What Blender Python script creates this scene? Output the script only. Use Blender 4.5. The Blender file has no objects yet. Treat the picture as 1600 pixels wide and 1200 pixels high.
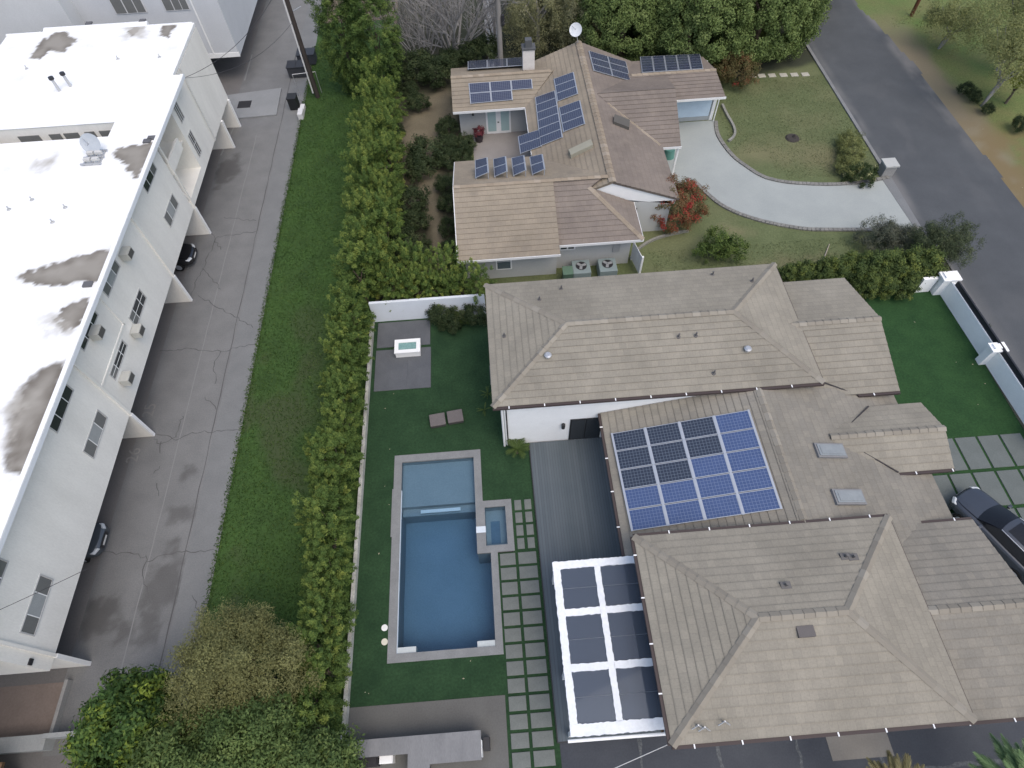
import bpy, math, random
import numpy as np
from mathutils import Vector, Matrix, noise
R = math.radians
sc = bpy.context.scene
COL = sc.collection

# ------------------------------------------------------------------ camera
PITCH, YAW, ROLL, FPX, HC = R(57.385), R(1.545), R(2.986), 945.5, 30.0
def cam_axes():
    cy, sy, cp, sp = math.cos(YAW), math.sin(YAW), math.cos(PITCH), math.sin(PITCH)
    f0 = Vector((sy, cy, 0)); r0 = Vector((cy, -sy, 0)); up = Vector((0, 0, 1))
    fwd = f0*cp - up*sp; down = -(up*cp + f0*sp)
    c, s = math.cos(ROLL), math.sin(ROLL)
    return c*r0 + s*down, -s*r0 + c*down, fwd
AX = cam_axes()
cd = bpy.data.cameras.new('camera'); cam = bpy.data.objects.new('camera', cd); COL.objects.link(cam)
m3 = Matrix((AX[0], -AX[1], -AX[2])).transposed()
cam.matrix_world = Matrix.Translation((0, 0, HC)) @ m3.to_4x4()
cd.sensor_fit = 'HORIZONTAL'; cd.angle = 2*math.atan(800/FPX)
cd.clip_start = .5; cd.clip_end = 2000
sc.camera = cam

# ------------------------------------------------------------------ light
SUN_EL, SUN_AZ = R(62), R(146)          # azimuth clockwise from north: veiled high sun in the south-east
w = bpy.data.worlds.new('World'); sc.world = w; w.use_nodes = True
nt = w.node_tree; bg = nt.nodes['Background']
sky = nt.nodes.new('ShaderNodeTexSky'); sky.sky_type = 'NISHITA'; sky.sun_disc = False
sky.sun_elevation = SUN_EL; sky.sun_rotation = SUN_AZ; sky.air_density = 1.0; sky.dust_density = 3.5; sky.ozone_density = 0.35
nt.links.new(sky.outputs[0], bg.inputs[0]); bg.inputs[1].default_value = .15
sl = bpy.data.lights.new('sun', 'SUN'); sl.energy = .5; sl.angle = R(60); sl.color = (1, .97, .90)
so = bpy.data.objects.new('sun', sl); COL.objects.link(so)
sd = Vector((math.sin(SUN_AZ)*math.cos(SUN_EL), math.cos(SUN_AZ)*math.cos(SUN_EL), math.sin(SUN_EL)))
so.rotation_euler = sd.to_track_quat('Z', 'Y').to_euler(); so.location = (-60, 10, 60)
sc.view_settings.view_transform = 'Standard'; sc.view_settings.look = 'None'
sc.view_settings.exposure = .66; sc.view_settings.gamma = 1.0; sc.view_settings.use_curve_mapping = False

# ------------------------------------------------------------------ helpers
def ray(px, py): return (AX[0]*(px-800) + AX[1]*(py-600) + AX[2]*FPX)
def at(px, py, z=0.0):
    """surveyed picture point -> ground plan at height z"""
    d = ray(px, py); t = (z-HC)/d.z
    return Vector((d.x*t, d.y*t, z))
def hit(px, py, p0, n):
    d = ray(px, py); o = Vector((0, 0, HC)); n = Vector(n)
    return o + d*((Vector(p0)-o).dot(n)/d.dot(n))

WL = {}
def wl(p): return WL.get(p.name, Vector((0, 0, 0))) if p else Vector((0, 0, 0))
def tag(o, label=None, cat=None, group=None, kind=None):
    if label: o['label'] = label
    if cat: o['category'] = cat
    if group: o['group'] = group
    if kind: o['kind'] = kind
    return o
def thing(name, label, cat, loc=(0, 0, 0), rotz=0, group=None):
    o = bpy.data.objects.new(name, None); COL.objects.link(o); o.location = loc; o.rotation_euler = (0, 0, rotz)
    o.empty_display_size = .3
    WL[o.name] = Vector(loc) if rotz == 0 else Vector((0, 0, 0))
    return tag(o, label, cat, group)
def dup(root, loc, rotz=0, scale=None, label=None, group=None):
    r = root.copy(); COL.objects.link(r); r.location = loc; r.rotation_euler = (0, 0, rotz)
    if scale is not None: r.scale = scale if hasattr(scale, '__len__') else (scale,)*3
    if label: r['label'] = label
    if group: r['group'] = group
    for ch in list(root.children):
        c = ch.copy(); COL.objects.link(c); c.parent = r
        for g in ch.children:
            d = g.copy(); COL.objects.link(d); d.parent = c
    return r

class MB:
    def __init__(s): s.v = []; s.f = []; s.uv = []; s.tone = []; s.has_uv = False; s.has_tone = False
    def poly(s, pts, uv=None, tone=None):
        i = len(s.v); s.v += [tuple(p) for p in pts]; s.f.append(tuple(range(i, i+len(pts))))
        s.uv.append(uv); s.tone.append(tone)
        if uv: s.has_uv = True
        if tone is not None: s.has_tone = True
        return s
    def box(s, x0, x1, y0, y1, z0, z1, tone=None):
        return s.prism([(x0, y0), (x1, y0), (x1, y1), (x0, y1)], z0, z1, tone)
    def prism(s, pl, z0, z1, tone=None):
        n = len(pl); i = len(s.v)
        s.v += [(p[0], p[1], z0) for p in pl] + [(p[0], p[1], z1) for p in pl]
        fs = [tuple(i+k for k in reversed(range(n))), tuple(i+n+k for k in range(n))]
        for k in range(n): fs.append((i+k, i+(k+1) % n, i+n+(k+1) % n, i+n+k))
        for q in fs: s.f.append(q); s.uv.append(None); s.tone.append(tone)
        if tone is not None: s.has_tone = True
        return s
    def obox(s, c, u, v, n, tone=None):
        """box from centre and three half-axis vectors"""
        c, u, v, n = map(Vector, (c, u, v, n)); i = len(s.v)
        for k in (-1, 1):
            for a, b in ((-1, -1), (1, -1), (1, 1), (-1, 1)): s.v.append(tuple(c+u*a+v*b+n*k))
        for q in ((3, 2, 1, 0), (4, 5, 6, 7), (0, 1, 5, 4), (1, 2, 6, 5), (2, 3, 7, 6), (3, 0, 4, 7)):
            s.f.append(tuple(i+k for k in q)); s.uv.append(None); s.tone.append(tone)
        if tone is not None: s.has_tone = True
        return s
    def tube(s, pts, rad, n=6, cap=True):
        pts = [Vector(p) for p in pts]; rad = rad if hasattr(rad, '__len__') else [rad]*len(pts)
        base = len(s.v); ref = None
        for k, p in enumerate(pts):
            d = (pts[min(k+1, len(pts)-1)] - pts[max(k-1, 0)]).normalized()
            if ref is None: ref = d.orthogonal().normalized()
            a = (ref - d*ref.dot(d)).normalized(); b = d.cross(a); ref = a
            for j in range(n):
                t = 2*math.pi*j/n; s.v.append(tuple(p + (a*math.cos(t)+b*math.sin(t))*rad[k]))
        for k in range(len(pts)-1):
            for j in range(n):
                s.f.append((base+k*n+j, base+k*n+(j+1) % n, base+(k+1)*n+(j+1) % n, base+(k+1)*n+j)); s.uv.append(None); s.tone.append(None)
        if cap:
            s.f.append(tuple(base+j for j in reversed(range(n)))); s.f.append(tuple(base+(len(pts)-1)*n+j for j in range(n)))
            s.uv += [None, None]; s.tone += [None, None]
        return s
    def cyl(s, p, r, z0, z1, n=16, r1=None):
        return s.tube([(p[0], p[1], z0), (p[0], p[1], z1)], [r, r if r1 is None else r1], n)
    def grid(s, P):
        """P: rows of points"""
        i = len(s.v); nr, nc = len(P), len(P[0])
        for r_ in P: s.v += [tuple(p) for p in r_]
        for a in range(nr-1):
            for b in range(nc-1):
                s.f.append((i+a*nc+b, i+a*nc+b+1, i+(a+1)*nc+b+1, i+(a+1)*nc+b)); s.uv.append(None); s.tone.append(None)
        return s
    def mesh(s, name, mat, off=(0, 0, 0)):
        me = bpy.data.meshes.new(name)
        me.from_pydata([(x-off[0], y-off[1], z-off[2]) for x, y, z in s.v], [], s.f)
        if s.has_uv:
            lay = me.uv_layers.new(name='UVMap'); k = 0
            for f, u in zip(s.f, s.uv):
                for j in range(len(f)):
                    lay.data[k].uv = u[j] if u else (0, 0); k += 1
        if s.has_tone:
            a = me.attributes.new('tone', 'FLOAT', 'FACE')
            a.data.foreach_set('value', [0.5 if t is None else t for t in s.tone])
        if mat: me.materials.append(mat)
        return me
    def build(s, name, mat, parent=None, smooth=False, subsurf=0, bevel=0):
        if parent is None:
            xs = [p[0] for p in s.v]; ys = [p[1] for p in s.v]; zs = [p[2] for p in s.v]
            off = Vector(((min(xs)+max(xs))/2, (min(ys)+max(ys))/2, min(zs)))
        else: off = wl(parent)
        o = bpy.data.objects.new(name, s.mesh(name, mat, off)); COL.objects.link(o)
        if parent is None: o.location = off
        else: o.parent = parent
        WL[o.name] = off
        if smooth: o.data.shade_smooth()
        if bevel:
            b = o.modifiers.new('b', 'BEVEL'); b.width = bevel; b.segments = 2; b.limit_method = 'ANGLE'
        if subsurf:
            b = o.modifiers.new('s', 'SUBSURF'); b.levels = b.render_levels = subsurf
        return o

# ------------------------------------------------------------------ materials
def newmat(name):
    m = bpy.data.materials.new(name); m.use_nodes = True; t = m.node_tree
    b = t.nodes['Principled BSDF']; b.inputs['Specular IOR Level'].default_value = .25
    return m, t, b
def nd(t, typ, **k):
    n = t.nodes.new('ShaderNode'+typ)
    for a, v in k.items():
        if a.startswith('i_'): n.inputs[int(a[2:])].default_value = v
        else: setattr(n, a, v)
    return n
def rgb(c): return (c[0], c[1], c[2], 1)
def mixc(t, fac, a, b, mode='MIX'):
    n = t.nodes.new('ShaderNodeMix'); n.data_type = 'RGBA'; n.blend_type = mode
    for s, v in ((0, fac), (6, a), (7, b)):
        if hasattr(v, 'links'): t.links.new(v, n.inputs[s])
        else: n.inputs[s].default_value = rgb(v) if s else v
    return n.outputs[2]
def noise_out(t, vec, scale, detail=4, rough=.6):
    n = nd(t, 'TexNoise'); n.inputs['Scale'].default_value = scale; n.inputs['Detail'].default_value = detail; n.inputs['Roughness'].default_value = rough
    t.links.new(vec, n.inputs['Vector']); return n.outputs['Fac']
def ramp(t, fac, stops):
    n = nd(t, 'ValToRGB'); cr = n.color_ramp
    while len(cr.elements) < len(stops): cr.elements.new(.5)
    for e, (p, c) in zip(cr.elements, stops): e.position = p; e.color = rgb(c)
    t.links.new(fac, n.inputs[0]); return n.outputs[0]
def maprange(t, v, a, b, c=0, d=1):
    n = nd(t, 'MapRange'); t.links.new(v, n.inputs[0])
    for k, x in enumerate((a, b, c, d)): n.inputs[k+1].default_value = x
    return n.outputs[0]
def surf(name, c1, c2=None, scale=.6, fine=12, fvar=.25, rough=.85, bump=.0, mask=None, stretch=None, spec=.25, metal=0, mask2=None):
    """two-scale mottled surface; mask = colour shown where the mesh attribute 'mask' is 1"""
    m, t, b = newmat(name)
    co = nd(t, 'TexCoord').outputs['Object']
    if stretch:
        mp = nd(t, 'Mapping'); mp.inputs['Scale'].default_value = stretch; t.links.new(co, mp.inputs[0]); co = mp.outputs[0]
    c2 = c2 or tuple(x*.8 for x in c1)
    big = noise_out(t, co, scale, 5)
    col = ramp(t, big, [(.3, c2), (.7, c1)])
    fn = noise_out(t, co, fine, 3, .7)
    fm = maprange(t, fn, .25, .75, 1-fvar, 1+fvar)
    g = nd(t, 'CombineColor'); [t.links.new(fm, g.inputs[k]) for k in range(3)]
    col = mixc(t, 1.0, col, g.outputs[0], 'MULTIPLY')
    for att, mc in (('mask', mask), ('mask2', mask2)):
        if mc is not None:
            a = nd(t, 'Attribute', attribute_name=att)
            col = mixc(t, a.outputs['Fac'], col, mc)
    t.links.new(col, b.inputs['Base Color'])
    b.inputs['Roughness'].default_value = rough; b.inputs['Specular IOR Level'].default_value = spec; b.inputs['Metallic'].default_value = metal
    if bump:
        bp = nd(t, 'Bump'); bp.inputs['Strength'].default_value = bump; bp.inputs['Distance'].default_value = .03
        t.links.new(fn, bp.inputs['Height']); t.links.new(bp.outputs[0], b.inputs['Normal'])
    return m
def plain(name, c, rough=.6, metal=0, spec=.3, var=.08):
    return surf(name, c, tuple(x*(1-var) for x in c), 2.0, 25, var, rough, spec=spec, metal=metal)
def tonemat(name, stops, rough=.7, trans=0.0, spec=.25):
    m, t, b = newmat(name)
    a = nd(t, 'Attribute', attribute_name='tone')
    col = ramp(t, a.outputs['Fac'], stops)
    t.links.new(col, b.inputs['Base Color']); b.inputs['Roughness'].default_value = rough; b.inputs['Specular IOR Level'].default_value = spec
    if trans:
        tr = nd(t, 'BsdfTranslucent'); t.links.new(col, tr.inputs[0])
        mx = nd(t, 'MixShader'); mx.inputs[0].default_value = trans
        t.links.new(b.outputs[0], mx.inputs[1]); t.links.new(tr.outputs[0], mx.inputs[2])
        t.links.new(mx.outputs[0], t.nodes['Material Output'].inputs[0])
    return m
def glassy(name, tint, ior=1.45, rough=.02, wave=0, extra=None):
    """thin tinted glass / water skin: tinted see-through plus Fresnel reflection"""
    m, t, b = newmat(name); t.nodes.remove(b)
    tr = nd(t, 'BsdfTransparent'); tr.inputs[0].default_value = rgb(tint)
    gl = nd(t, 'BsdfGlossy'); gl.inputs['Roughness'].default_value = rough; gl.inputs[0].default_value = (1, 1, 1, 1)
    fr = nd(t, 'Fresnel'); fr.inputs[0].default_value = ior
    mx = nd(t, 'MixShader'); t.links.new(fr.outputs[0], mx.inputs[0]); t.links.new(tr.outputs[0], mx.inputs[1]); t.links.new(gl.outputs[0], mx.inputs[2])
    last = mx.outputs[0]
    if extra:
        df = nd(t, 'BsdfDiffuse'); df.inputs[0].default_value = rgb(extra[0])
        m2 = nd(t, 'MixShader'); m2.inputs[0].default_value = extra[1]
        t.links.new(last, m2.inputs[1]); t.links.new(df.outputs[0], m2.inputs[2]); last = m2.outputs[0]
    t.links.new(last, t.nodes['Material Output'].inputs[0])
    if wave:
        co = nd(t, 'TexCoord').outputs['Object']; n = noise_out(t, co, wave, 2)
        bp = nd(t, 'Bump'); bp.inputs['Strength'].default_value = .12; bp.inputs['Distance'].default_value = .05
        t.links.new(n, bp.inputs['Height']); t.links.new(bp.outputs[0], gl.inputs['Normal']); t.links.new(bp.outputs[0], fr.inputs['Normal'])
    return m
def tilemat(name, c1, c2, course=.36, tile=.33, patch=None, patch_amt=.0, mortar=.55, butt_shade=.18):
    """flat concrete roof tile: joints and per-tile colour from the face's own u/v in metres"""
    m, t, b = newmat(name)
    uv = nd(t, 'TexCoord').outputs['UV']
    br = nd(t, 'TexBrick'); br.offset = .5
    t.links.new(uv, br.inputs['Vector'])
    br.inputs['Color1'].default_value = rgb(c1); br.inputs['Color2'].default_value = rgb(c2)
    br.inputs['Mortar'].default_value = rgb(tuple(x*mortar for x in c2))
    br.inputs['Scale'].default_value = 1; br.inputs['Mortar Size'].default_value = .0035; br.inputs['Mortar Smooth'].default_value = .2
    br.inputs['Bias'].default_value = 0; br.inputs['Brick Width'].default_value = tile; br.inputs['Row Height'].default_value = course
    ob = nd(t, 'TexCoord').outputs['Object']
    big = noise_out(t, ob, .35, 4); fn = noise_out(t, ob, 14, 3, .7)
    gm = maprange(t, big, .3, .7, .84, 1.12)
    g = nd(t, 'CombineColor'); [t.links.new(gm, g.inputs[k]) for k in range(3)]
    col = mixc(t, 1.0, br.outputs['Color'], g.outputs[0], 'MULTIPLY')
    fm = maprange(t, fn, .25, .75, .88, 1.12)
    g2 = nd(t, 'CombineColor'); [t.links.new(fm, g2.inputs[k]) for k in range(3)]
    col = mixc(t, 1.0, col, g2.outputs[0], 'MULTIPLY')
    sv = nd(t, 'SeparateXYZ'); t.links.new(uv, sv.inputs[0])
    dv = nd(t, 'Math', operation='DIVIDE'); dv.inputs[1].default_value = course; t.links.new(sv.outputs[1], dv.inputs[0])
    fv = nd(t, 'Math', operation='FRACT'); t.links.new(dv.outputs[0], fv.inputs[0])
    band = maprange(t, fv.outputs[0], .08, .20, butt_shade, 0)  # shade at each course's butt edge, painted in as a darker band
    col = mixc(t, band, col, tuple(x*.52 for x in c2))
    if patch:
        pn = noise_out(t, ob, .9, 5, .65)
        col = mixc(t, maprange(t, pn, .5, .72, 0, patch_amt), col, patch)
    t.links.new(col, b.inputs['Base Color']); b.inputs['Roughness'].default_value = .85; b.inputs['Specular IOR Level'].default_value = .2
    return m
def cellmat(name, cell, line, nx=10, ny=6, spec=.5, rough=.12):
    """solar cells: grid of cells in the panel's own 0..1 u/v, frame left to the frame part"""
    m, t, b = newmat(name)
    uv = nd(t, 'TexCoord').outputs['UV']
    sx = nd(t, 'SeparateXYZ'); t.links.new(uv, sx.inputs[0])
    outs = []
    for k, n in ((0, nx), (1, ny)):
        mu = nd(t, 'Math', operation='MULTIPLY'); mu.inputs[1].default_value = n; t.links.new(sx.outputs[k], mu.inputs[0])
        fr = nd(t, 'Math', operation='FRACT'); t.links.new(mu.outputs[0], fr.inputs[0])
        su = nd(t, 'Math', operation='SUBTRACT'); su.inputs[1].default_value = .5; t.links.new(fr.outputs[0], su.inputs[0])
        ab = nd(t, 'Math', operation='ABSOLUTE'); t.links.new(su.outputs[0], ab.inputs[0]); outs.append(ab.outputs[0])
    mx = nd(t, 'Math', operation='MAXIMUM'); t.links.new(outs[0], mx.inputs[0]); t.links.new(outs[1], mx.inputs[1])
    gt = maprange(t, mx.outputs[0], .42, .5)
    ob = nd(t, 'TexCoord').outputs['Object']; nn = noise_out(t, ob, 3, 2)
    base = mixc(t, maprange(t, nn, .3, .7, 0, .35), cell, tuple(x*1.35 for x in cell))
    t.links.new(mixc(t, gt, base, line), b.inputs['Base Color'])
    b.inputs['Roughness'].default_value = rough; b.inputs['Specular IOR Level'].default_value = spec
    return m

WHITE = plain('white_stucco', (.80, .82, .82), .9, var=.06)
TRIM = plain('white_paint', (.80, .81, .80), .6, var=.04)
ROOFWHITE = surf('white_roof_coating', (.84, .85, .84), (.77, .78, .77), .5, 9, .05, .7, mask=(.112, .096, .076), mask2=(.40, .38, .335))
FACADE = surf('apartment_stucco', (.81, .795, .74), (.71, .695, .645), .7, 18, .06, .92, bump=.15, stretch=(1, 1, .3))
DARKMETAL = plain('dark_metal', (.03, .03, .033), .5)
GUTTER = plain('brown_gutter', (.06, .045, .042), .6)
CONC = surf('concrete', (.30, .30, .29), (.24, .24, .235), .5, 14, .14, .9, bump=.1)
CONC2 = surf('pale_driveway_concrete', (.335, .36, .345), (.285, .31, .30), .35, 10, .06, .9)
PAVER = surf('slab_concrete', (.165, .178, .165), (.128, .14, .13), .9, 20, .12, .9)
COPING = surf('coping_stone', (.225, .232, .23), (.178, .184, .184), 1.2, 20, .14, .85)
DARKGLASS = plain('dark_window_glass', (.045, .05, .052), .08, spec=.6, var=.2)
GREYGLASS = plain('grey_blind_glass', (.16, .165, .16), .2, spec=.5, var=.1)
PALEGLASS = plain('pale_sash_glass', (.34, .36, .36), .2, spec=.5, var=.1)
BARK = surf('bark', (.14, .115, .09), (.09, .072, .055), 3, 25, .3, .95, bump=.5)
GREYBARK = surf('grey_bark', (.30, .29, .28), (.20, .195, .19), 3, 25, .25, .95)
RUBBER = plain('tyre_rubber', (.015, .015, .015), .8)
ALU = plain('aluminium', (.42, .45, .49), .4, metal=.3, spec=.4)
CELL_DK = cellmat('solar_cells_charcoal', (.024, .032, .05), (.16, .19, .23))
CELL_BL = cellmat('solar_cells_blue', (.050, .080, .172), (.17, .21, .32))
CELL_NV = cellmat('solar_cells_navy', (.030, .038, .068), (.20, .215, .25))

def sheet(name, rects, z, mat, kind='structure', parent=None, label=None, cat=None):
    b = MB()
    for q in rects:
        if len(q) == 4 and not hasattr(q[0], '__len__'):
            x0, x1, y0, y1 = q; b.poly([(x0, y0, z), (x1, y0, z), (x1, y1, z), (x0, y1, z)])
        else: b.poly([(p[0], p[1], z) for p in q])
    o = b.build(name, mat, parent)
    if kind and parent is None: o['kind'] = kind
    return o
def grid_sheet(name, x0, x1, y0, y1, step, z, mat, fns, parent=None, kind='structure', inside=None):
    """sheet with mesh attributes painted from real stains (fn(x, y) -> 0..1)"""
    nx, ny = max(2, int((x1-x0)/step)+1), max(2, int((y1-y0)/step)+1)
    X = np.linspace(x0, x1, nx); Y = np.linspace(y0, y1, ny)
    vs = [(x, y, z) for y in Y for x in X]
    fs = [(j*nx+i, j*nx+i+1, (j+1)*nx+i+1, (j+1)*nx+i) for j in range(ny-1) for i in range(nx-1)
          if inside is None or inside((X[i]+X[i+1])/2, (Y[j]+Y[j+1])/2)]
    off = wl(parent) if parent else Vector((0, 0, 0))
    me = bpy.data.meshes.new(name); me.from_pydata([(a-off[0], b-off[1], c-off[2]) for a, b, c in vs], [], fs)
    for an, fn in fns.items():
        at_ = me.attributes.new(an, 'FLOAT', 'POINT'); at_.data.foreach_set('value', [fn(x, y) for x, y, _ in vs])
    me.materials.append(mat)
    o = bpy.data.objects.new(name, me); COL.objects.link(o); WL[o.name] = off
    if parent: o.parent = parent
    elif kind: o['kind'] = kind
    return o
def sstep(a, b, x):
    t = min(1, max(0, (x-a)/(b-a))) if a != b else float(x > a); return t*t*(3-2*t)
def blob(x, y, pl, edge=.35, amp=.5, sc_=1.2, grow=.06):
    """1 inside polygon pl (list of xy), softened and roughened"""
    n = len(pl); ins = False; dm = 1e9
    for k in range(n):
        (x0, y0), (x1, y1) = pl[k], pl[(k+1) % n]
        if (y0 > y) != (y1 > y) and x < (x1-x0)*(y-y0)/(y1-y0)+x0: ins = not ins
        dx, dy = x1-x0, y1-y0; L = dx*dx+dy*dy or 1e-9
        t = max(0, min(1, ((x-x0)*dx+(y-y0)*dy)/L)); d = math.hypot(x-x0-t*dx, y-y0-t*dy); dm = min(dm, d)
    if not ins: dm = -dm
    if dm < -2: return 0.
    nn = noise.fractal(Vector((x*sc_, y*sc_, 3.1)), .8, 2., 4)
    return sstep(-edge, edge, dm + amp*nn*.5 + grow)

# ------------------------------------------------------------------ ground and paving
DIRT = surf('bare_ground', (.165, .135, .10), (.11, .092, .066), .5, 9, .2, .95)
ASPH = surf('alley_asphalt', (.186, .190, .191), (.150, .154, .155), .7, 16, .18, .92, bump=.08, mask=(.055, .053, .052))
GUTC = surf('alley_concrete_gutter', (.184, .191, .193), (.156, .163, .166), .8, 14, .14, .9)
ROADM = surf('street_asphalt', (.082, .089, .095), (.068, .074, .080), .5, 30, .30, .9, bump=.1, mask=(.17, .168, .165))
GRASS = surf('strip_grass', (.046, .100, .022), (.028, .062, .016), .6, 7, .35, .95, bump=.4, mask=(.050, .068, .030))
TURF = surf('artificial_turf', (.024, .058, .024), (.014, .038, .016), .8, 9, .30, .95, bump=.4)
TURF2 = surf('front_turf', (.025, .068, .021), (.015, .047, .015), .8, 9, .28, .95, bump=.4)
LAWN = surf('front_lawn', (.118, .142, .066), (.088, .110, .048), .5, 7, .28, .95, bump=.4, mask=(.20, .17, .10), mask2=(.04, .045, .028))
VERGE = surf('verge_ground', (.10, .155, .045), (.145, .15, .06), .3, 8, .3, .95, bump=.4, mask=(.20, .165, .115), mask2=(.165, .125, .062))
YARD = surf('back_yard_earth', (.165, .145, .10), (.13, .112, .078), .6, 10, .2, .95, mask=(.046, .046, .030))
DARKSLAB = surf('dark_slabs', (.060, .066, .076), (.045, .05, .06), .6, 14, .15, .85, mask=(.10, .11, .11))

HX0, HX1, HY0, HY1 = -6.2, -.06, 4.6, 15.05
sheet('ground', [(-500, HX0, -400, 900), (HX1, 500, -400, 900), (HX0, HX1, -400, HY0), (HX0, HX1, HY1, 900)], -.09, DIRT)
OIL = [[(-17.9, 9.9), (-16.6, 10.2), (-16.7, 8.2), (-17.5, 7.6), (-18.4, 8.0)], [(-18.2, 7.7), (-17.3, 7.9), (-17.2, 6.4), (-17.9, 6.2)], [(-19.0, 7.2), (-18.3, 7.3), (-18.3, 6.4), (-19, 6.5)],
       [(-17.7, 15.3), (-17.3, 15.3), (-17.3, 14.9), (-17.7, 14.8)], [(-17.9, 12.9), (-16.9, 13.0), (-16.8, 12.4), (-17.9, 12.2)], [(-17.8, 11.3), (-17.3, 11.3), (-17.4, 10.6), (-17.8, 10.5)],
       [(-20.9, 8.4), (-19.6, 8.5), (-19.3, 7.2), (-20.9, 6.6)], [(-16.3, 7.4), (-15.4, 7.5), (-15.3, 6.9), (-16.2, 6.8)], [(-21, 41.5), (-19.6, 42.6), (-19.0, 40.6), (-20.6, 38.6)]]
def oil(x, y):
    v = 0
    for pl in OIL:
        if abs(y-pl[0][1]) < 4: v = max(v, blob(x, y, pl, .3, .8, 1.6))
    n = noise.fractal(Vector((x*.35, y*.16, 7)), 1, 2, 4)
    return min(1, .5*v + .22*sstep(-18.2, -21, x)*sstep(-.5, .5, n+.15))
alley = grid_sheet('alley', -21, -16.6, 2, 70, .14, 0, ASPH, {'mask': oil})
sheet('alley_floor', [(-34, -21, 2, 140), (-21, -16.6, 70, 140), (-34, -16.6, -60, 2)], 0.0, surf('carport_floor', (.155, .15, .147), (.13, .126, .124), .5, 12, .12, .92))
sheet('gutter_strip', [(-16.6, -15.05, -60, 140)], .004, GUTC)
# raised concrete pad by the poles, the storm drain grate in it
pad = thing('concrete_pad', 'pale raised concrete pad across the alley beside the utility pole', 'concrete pad', (-18.8, 49.0, 0))
b = MB(); b.prism([(-22.3, 47.3), (-17.2, 47.5), (-17.3, 51.4), (-22.3, 50.8)], -.02, .11); b.build('slab', surf('pad_concrete', (.25, .26, .265), (.21, .22, .225), .5, 12, .08, .9), pad)
g = at(382, 163, .12); b = MB(); b.box(g.x-.55, g.x+.55, g.y-.5, g.y+.5, .1, .125); b.build('drain_grate', DARKMETAL, pad)

def strip(b, pts, wdt, z, taper=True):
    pts = [Vector((p[0], p[1], 0)) for p in pts]
    L, Rr = [], []
    for k, p in enumerate(pts):
        d = (pts[min(k+1, len(pts)-1)]-pts[max(k-1, 0)]).normalized(); nrm = Vector((-d.y, d.x, 0))
        ww = wdt*(.55+.9*random.random())/2 if taper else wdt/2
        L.append(p+nrm*ww); Rr.append(p-nrm*ww)
    for k in range(len(pts)-1):
        b.poly([(L[k].x, L[k].y, z), (Rr[k].x, Rr[k].y, z), (Rr[k+1].x, Rr[k+1].y, z), (L[k+1].x, L[k+1].y, z)])
def wiggle(p, q, n, amp, rnd):
    out = []
    for k in range(n+1):
        t = k/n; d = amp*(0 if k in (0, n) else rnd.uniform(-1, 1))
        dx, dy = q[0]-p[0], q[1]-p[1]; L = math.hypot(dx, dy) or 1
        out.append((p[0]+dx*t-dy/L*d, p[1]+dy*t+dx/L*d))
    return out
rnd = random.Random(4); random.seed(4)
b = MB()
CR = [[(293, 470), (340, 370), (400, 362)], [(235, 680), (255, 680), (275, 688), (300, 676), (372, 671)], [(240, 686), (250, 694), (275, 683)], [(252, 690), (250, 708)], [(275, 683), (282, 660), (286, 650)],
      [(125, 847), (170, 862), (228, 870)], [(230, 878), (262, 866), (335, 858)], [(228, 868), (225, 905), (230, 925)], [(310, 462), (360, 490), (395, 512)], [(250, 548), (300, 545), (345, 549), (400, 538)], [(345, 549), (335, 565), (336, 600)],
      [(245, 755), (248, 775)], [(316, 420), (345, 452)], [(330, 365), (345, 390)], [(240, 740), (250, 728)], [(350, 340), (400, 345)], [(320, 620), (338, 640)], [(300, 930), (322, 985)]]
for c in CR:
    for p, q in zip(c, c[1:]):
        P, Q = at(*p), at(*q); strip(b, wiggle(P, Q, max(3, int((P-Q).length/.22)), .10, rnd), .042, .009)
for x in (-16.72,): strip(b, [(x+rnd.uniform(-.03, .03), y) for y in np.arange(3, 60, 1.0)], .05, .0095)
o = b.build('alley_crack', plain('crack_fill', (.098, .098, .10), .95)); o['kind'] = 'structure'
b = MB(); strip(b, [(-18.5+rnd.uniform(-.02, .02), y) for y in np.arange(4, 46, 1.0)], .055, .006, False)
for q in (((337, 197), (365, 200), (345, 243)), ((382, 126), (394, 85))):
    strip(b, [at(*p) for p in q], .1, .006)
o = b.build('alley_joint_line', plain('old_white_line', (.215, .22, .222), .9)); o['kind'] = 'structure'

def bare(x, y): return .75*sstep(-.1, .35, noise.fractal(Vector((x*.3, y*.2, 1)), 1, 2, 4)) * sstep(30, 22, y)*sstep(-9.5, -12, x) + .15
grid_sheet('grass_strip', -15.05, -7.9, -6, 62, .25, .012, GRASS, {'mask': bare})
T = [(-7.86, -6.15, -.5, 24.64), (-6.15, 1.25, 15.0, 24.64), (-1.6, 1.25, 12.0, 15.0), (-.1, 1.25, 9.25, 12.0), (-.95, 1.25, 4.65, 9.25), (-6.15, 1.25, -.5, 4.65)]
sheet('turf', T, .0, TURF)
sheet('front_turf', [(19.5, 28.3, 2, 25.4)], .0, TURF2)
sheet('side_ground', [(1.25, 27, -25, .94)], -.02, DARKSLAB)
b = MB()
for x in (4.6, 7.9, 11.2, 14.5): strip(b, [(x+rnd.uniform(-.05, .05), y) for y in np.arange(-6, .9, .3)], .13, -.012)
for y in (-1.05, -3.4): strip(b, [(x, y+rnd.uniform(-.05, .05)) for x in np.arange(1.3, 20, .3)], .13, -.0125)
o = b.build('gravel_joint', surf('joint_gravel', (.13, .14, .145), (.05, .055, .06), 9, 30, .4, .95)); o['kind'] = 'structure'
sheet('beige_slab', [(12.5, 15.1, -.55, .32)], -.008, surf('beige_slab', (.20, .19, .17), (.165, .155, .14), .8, 14, .1, .9))
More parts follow.
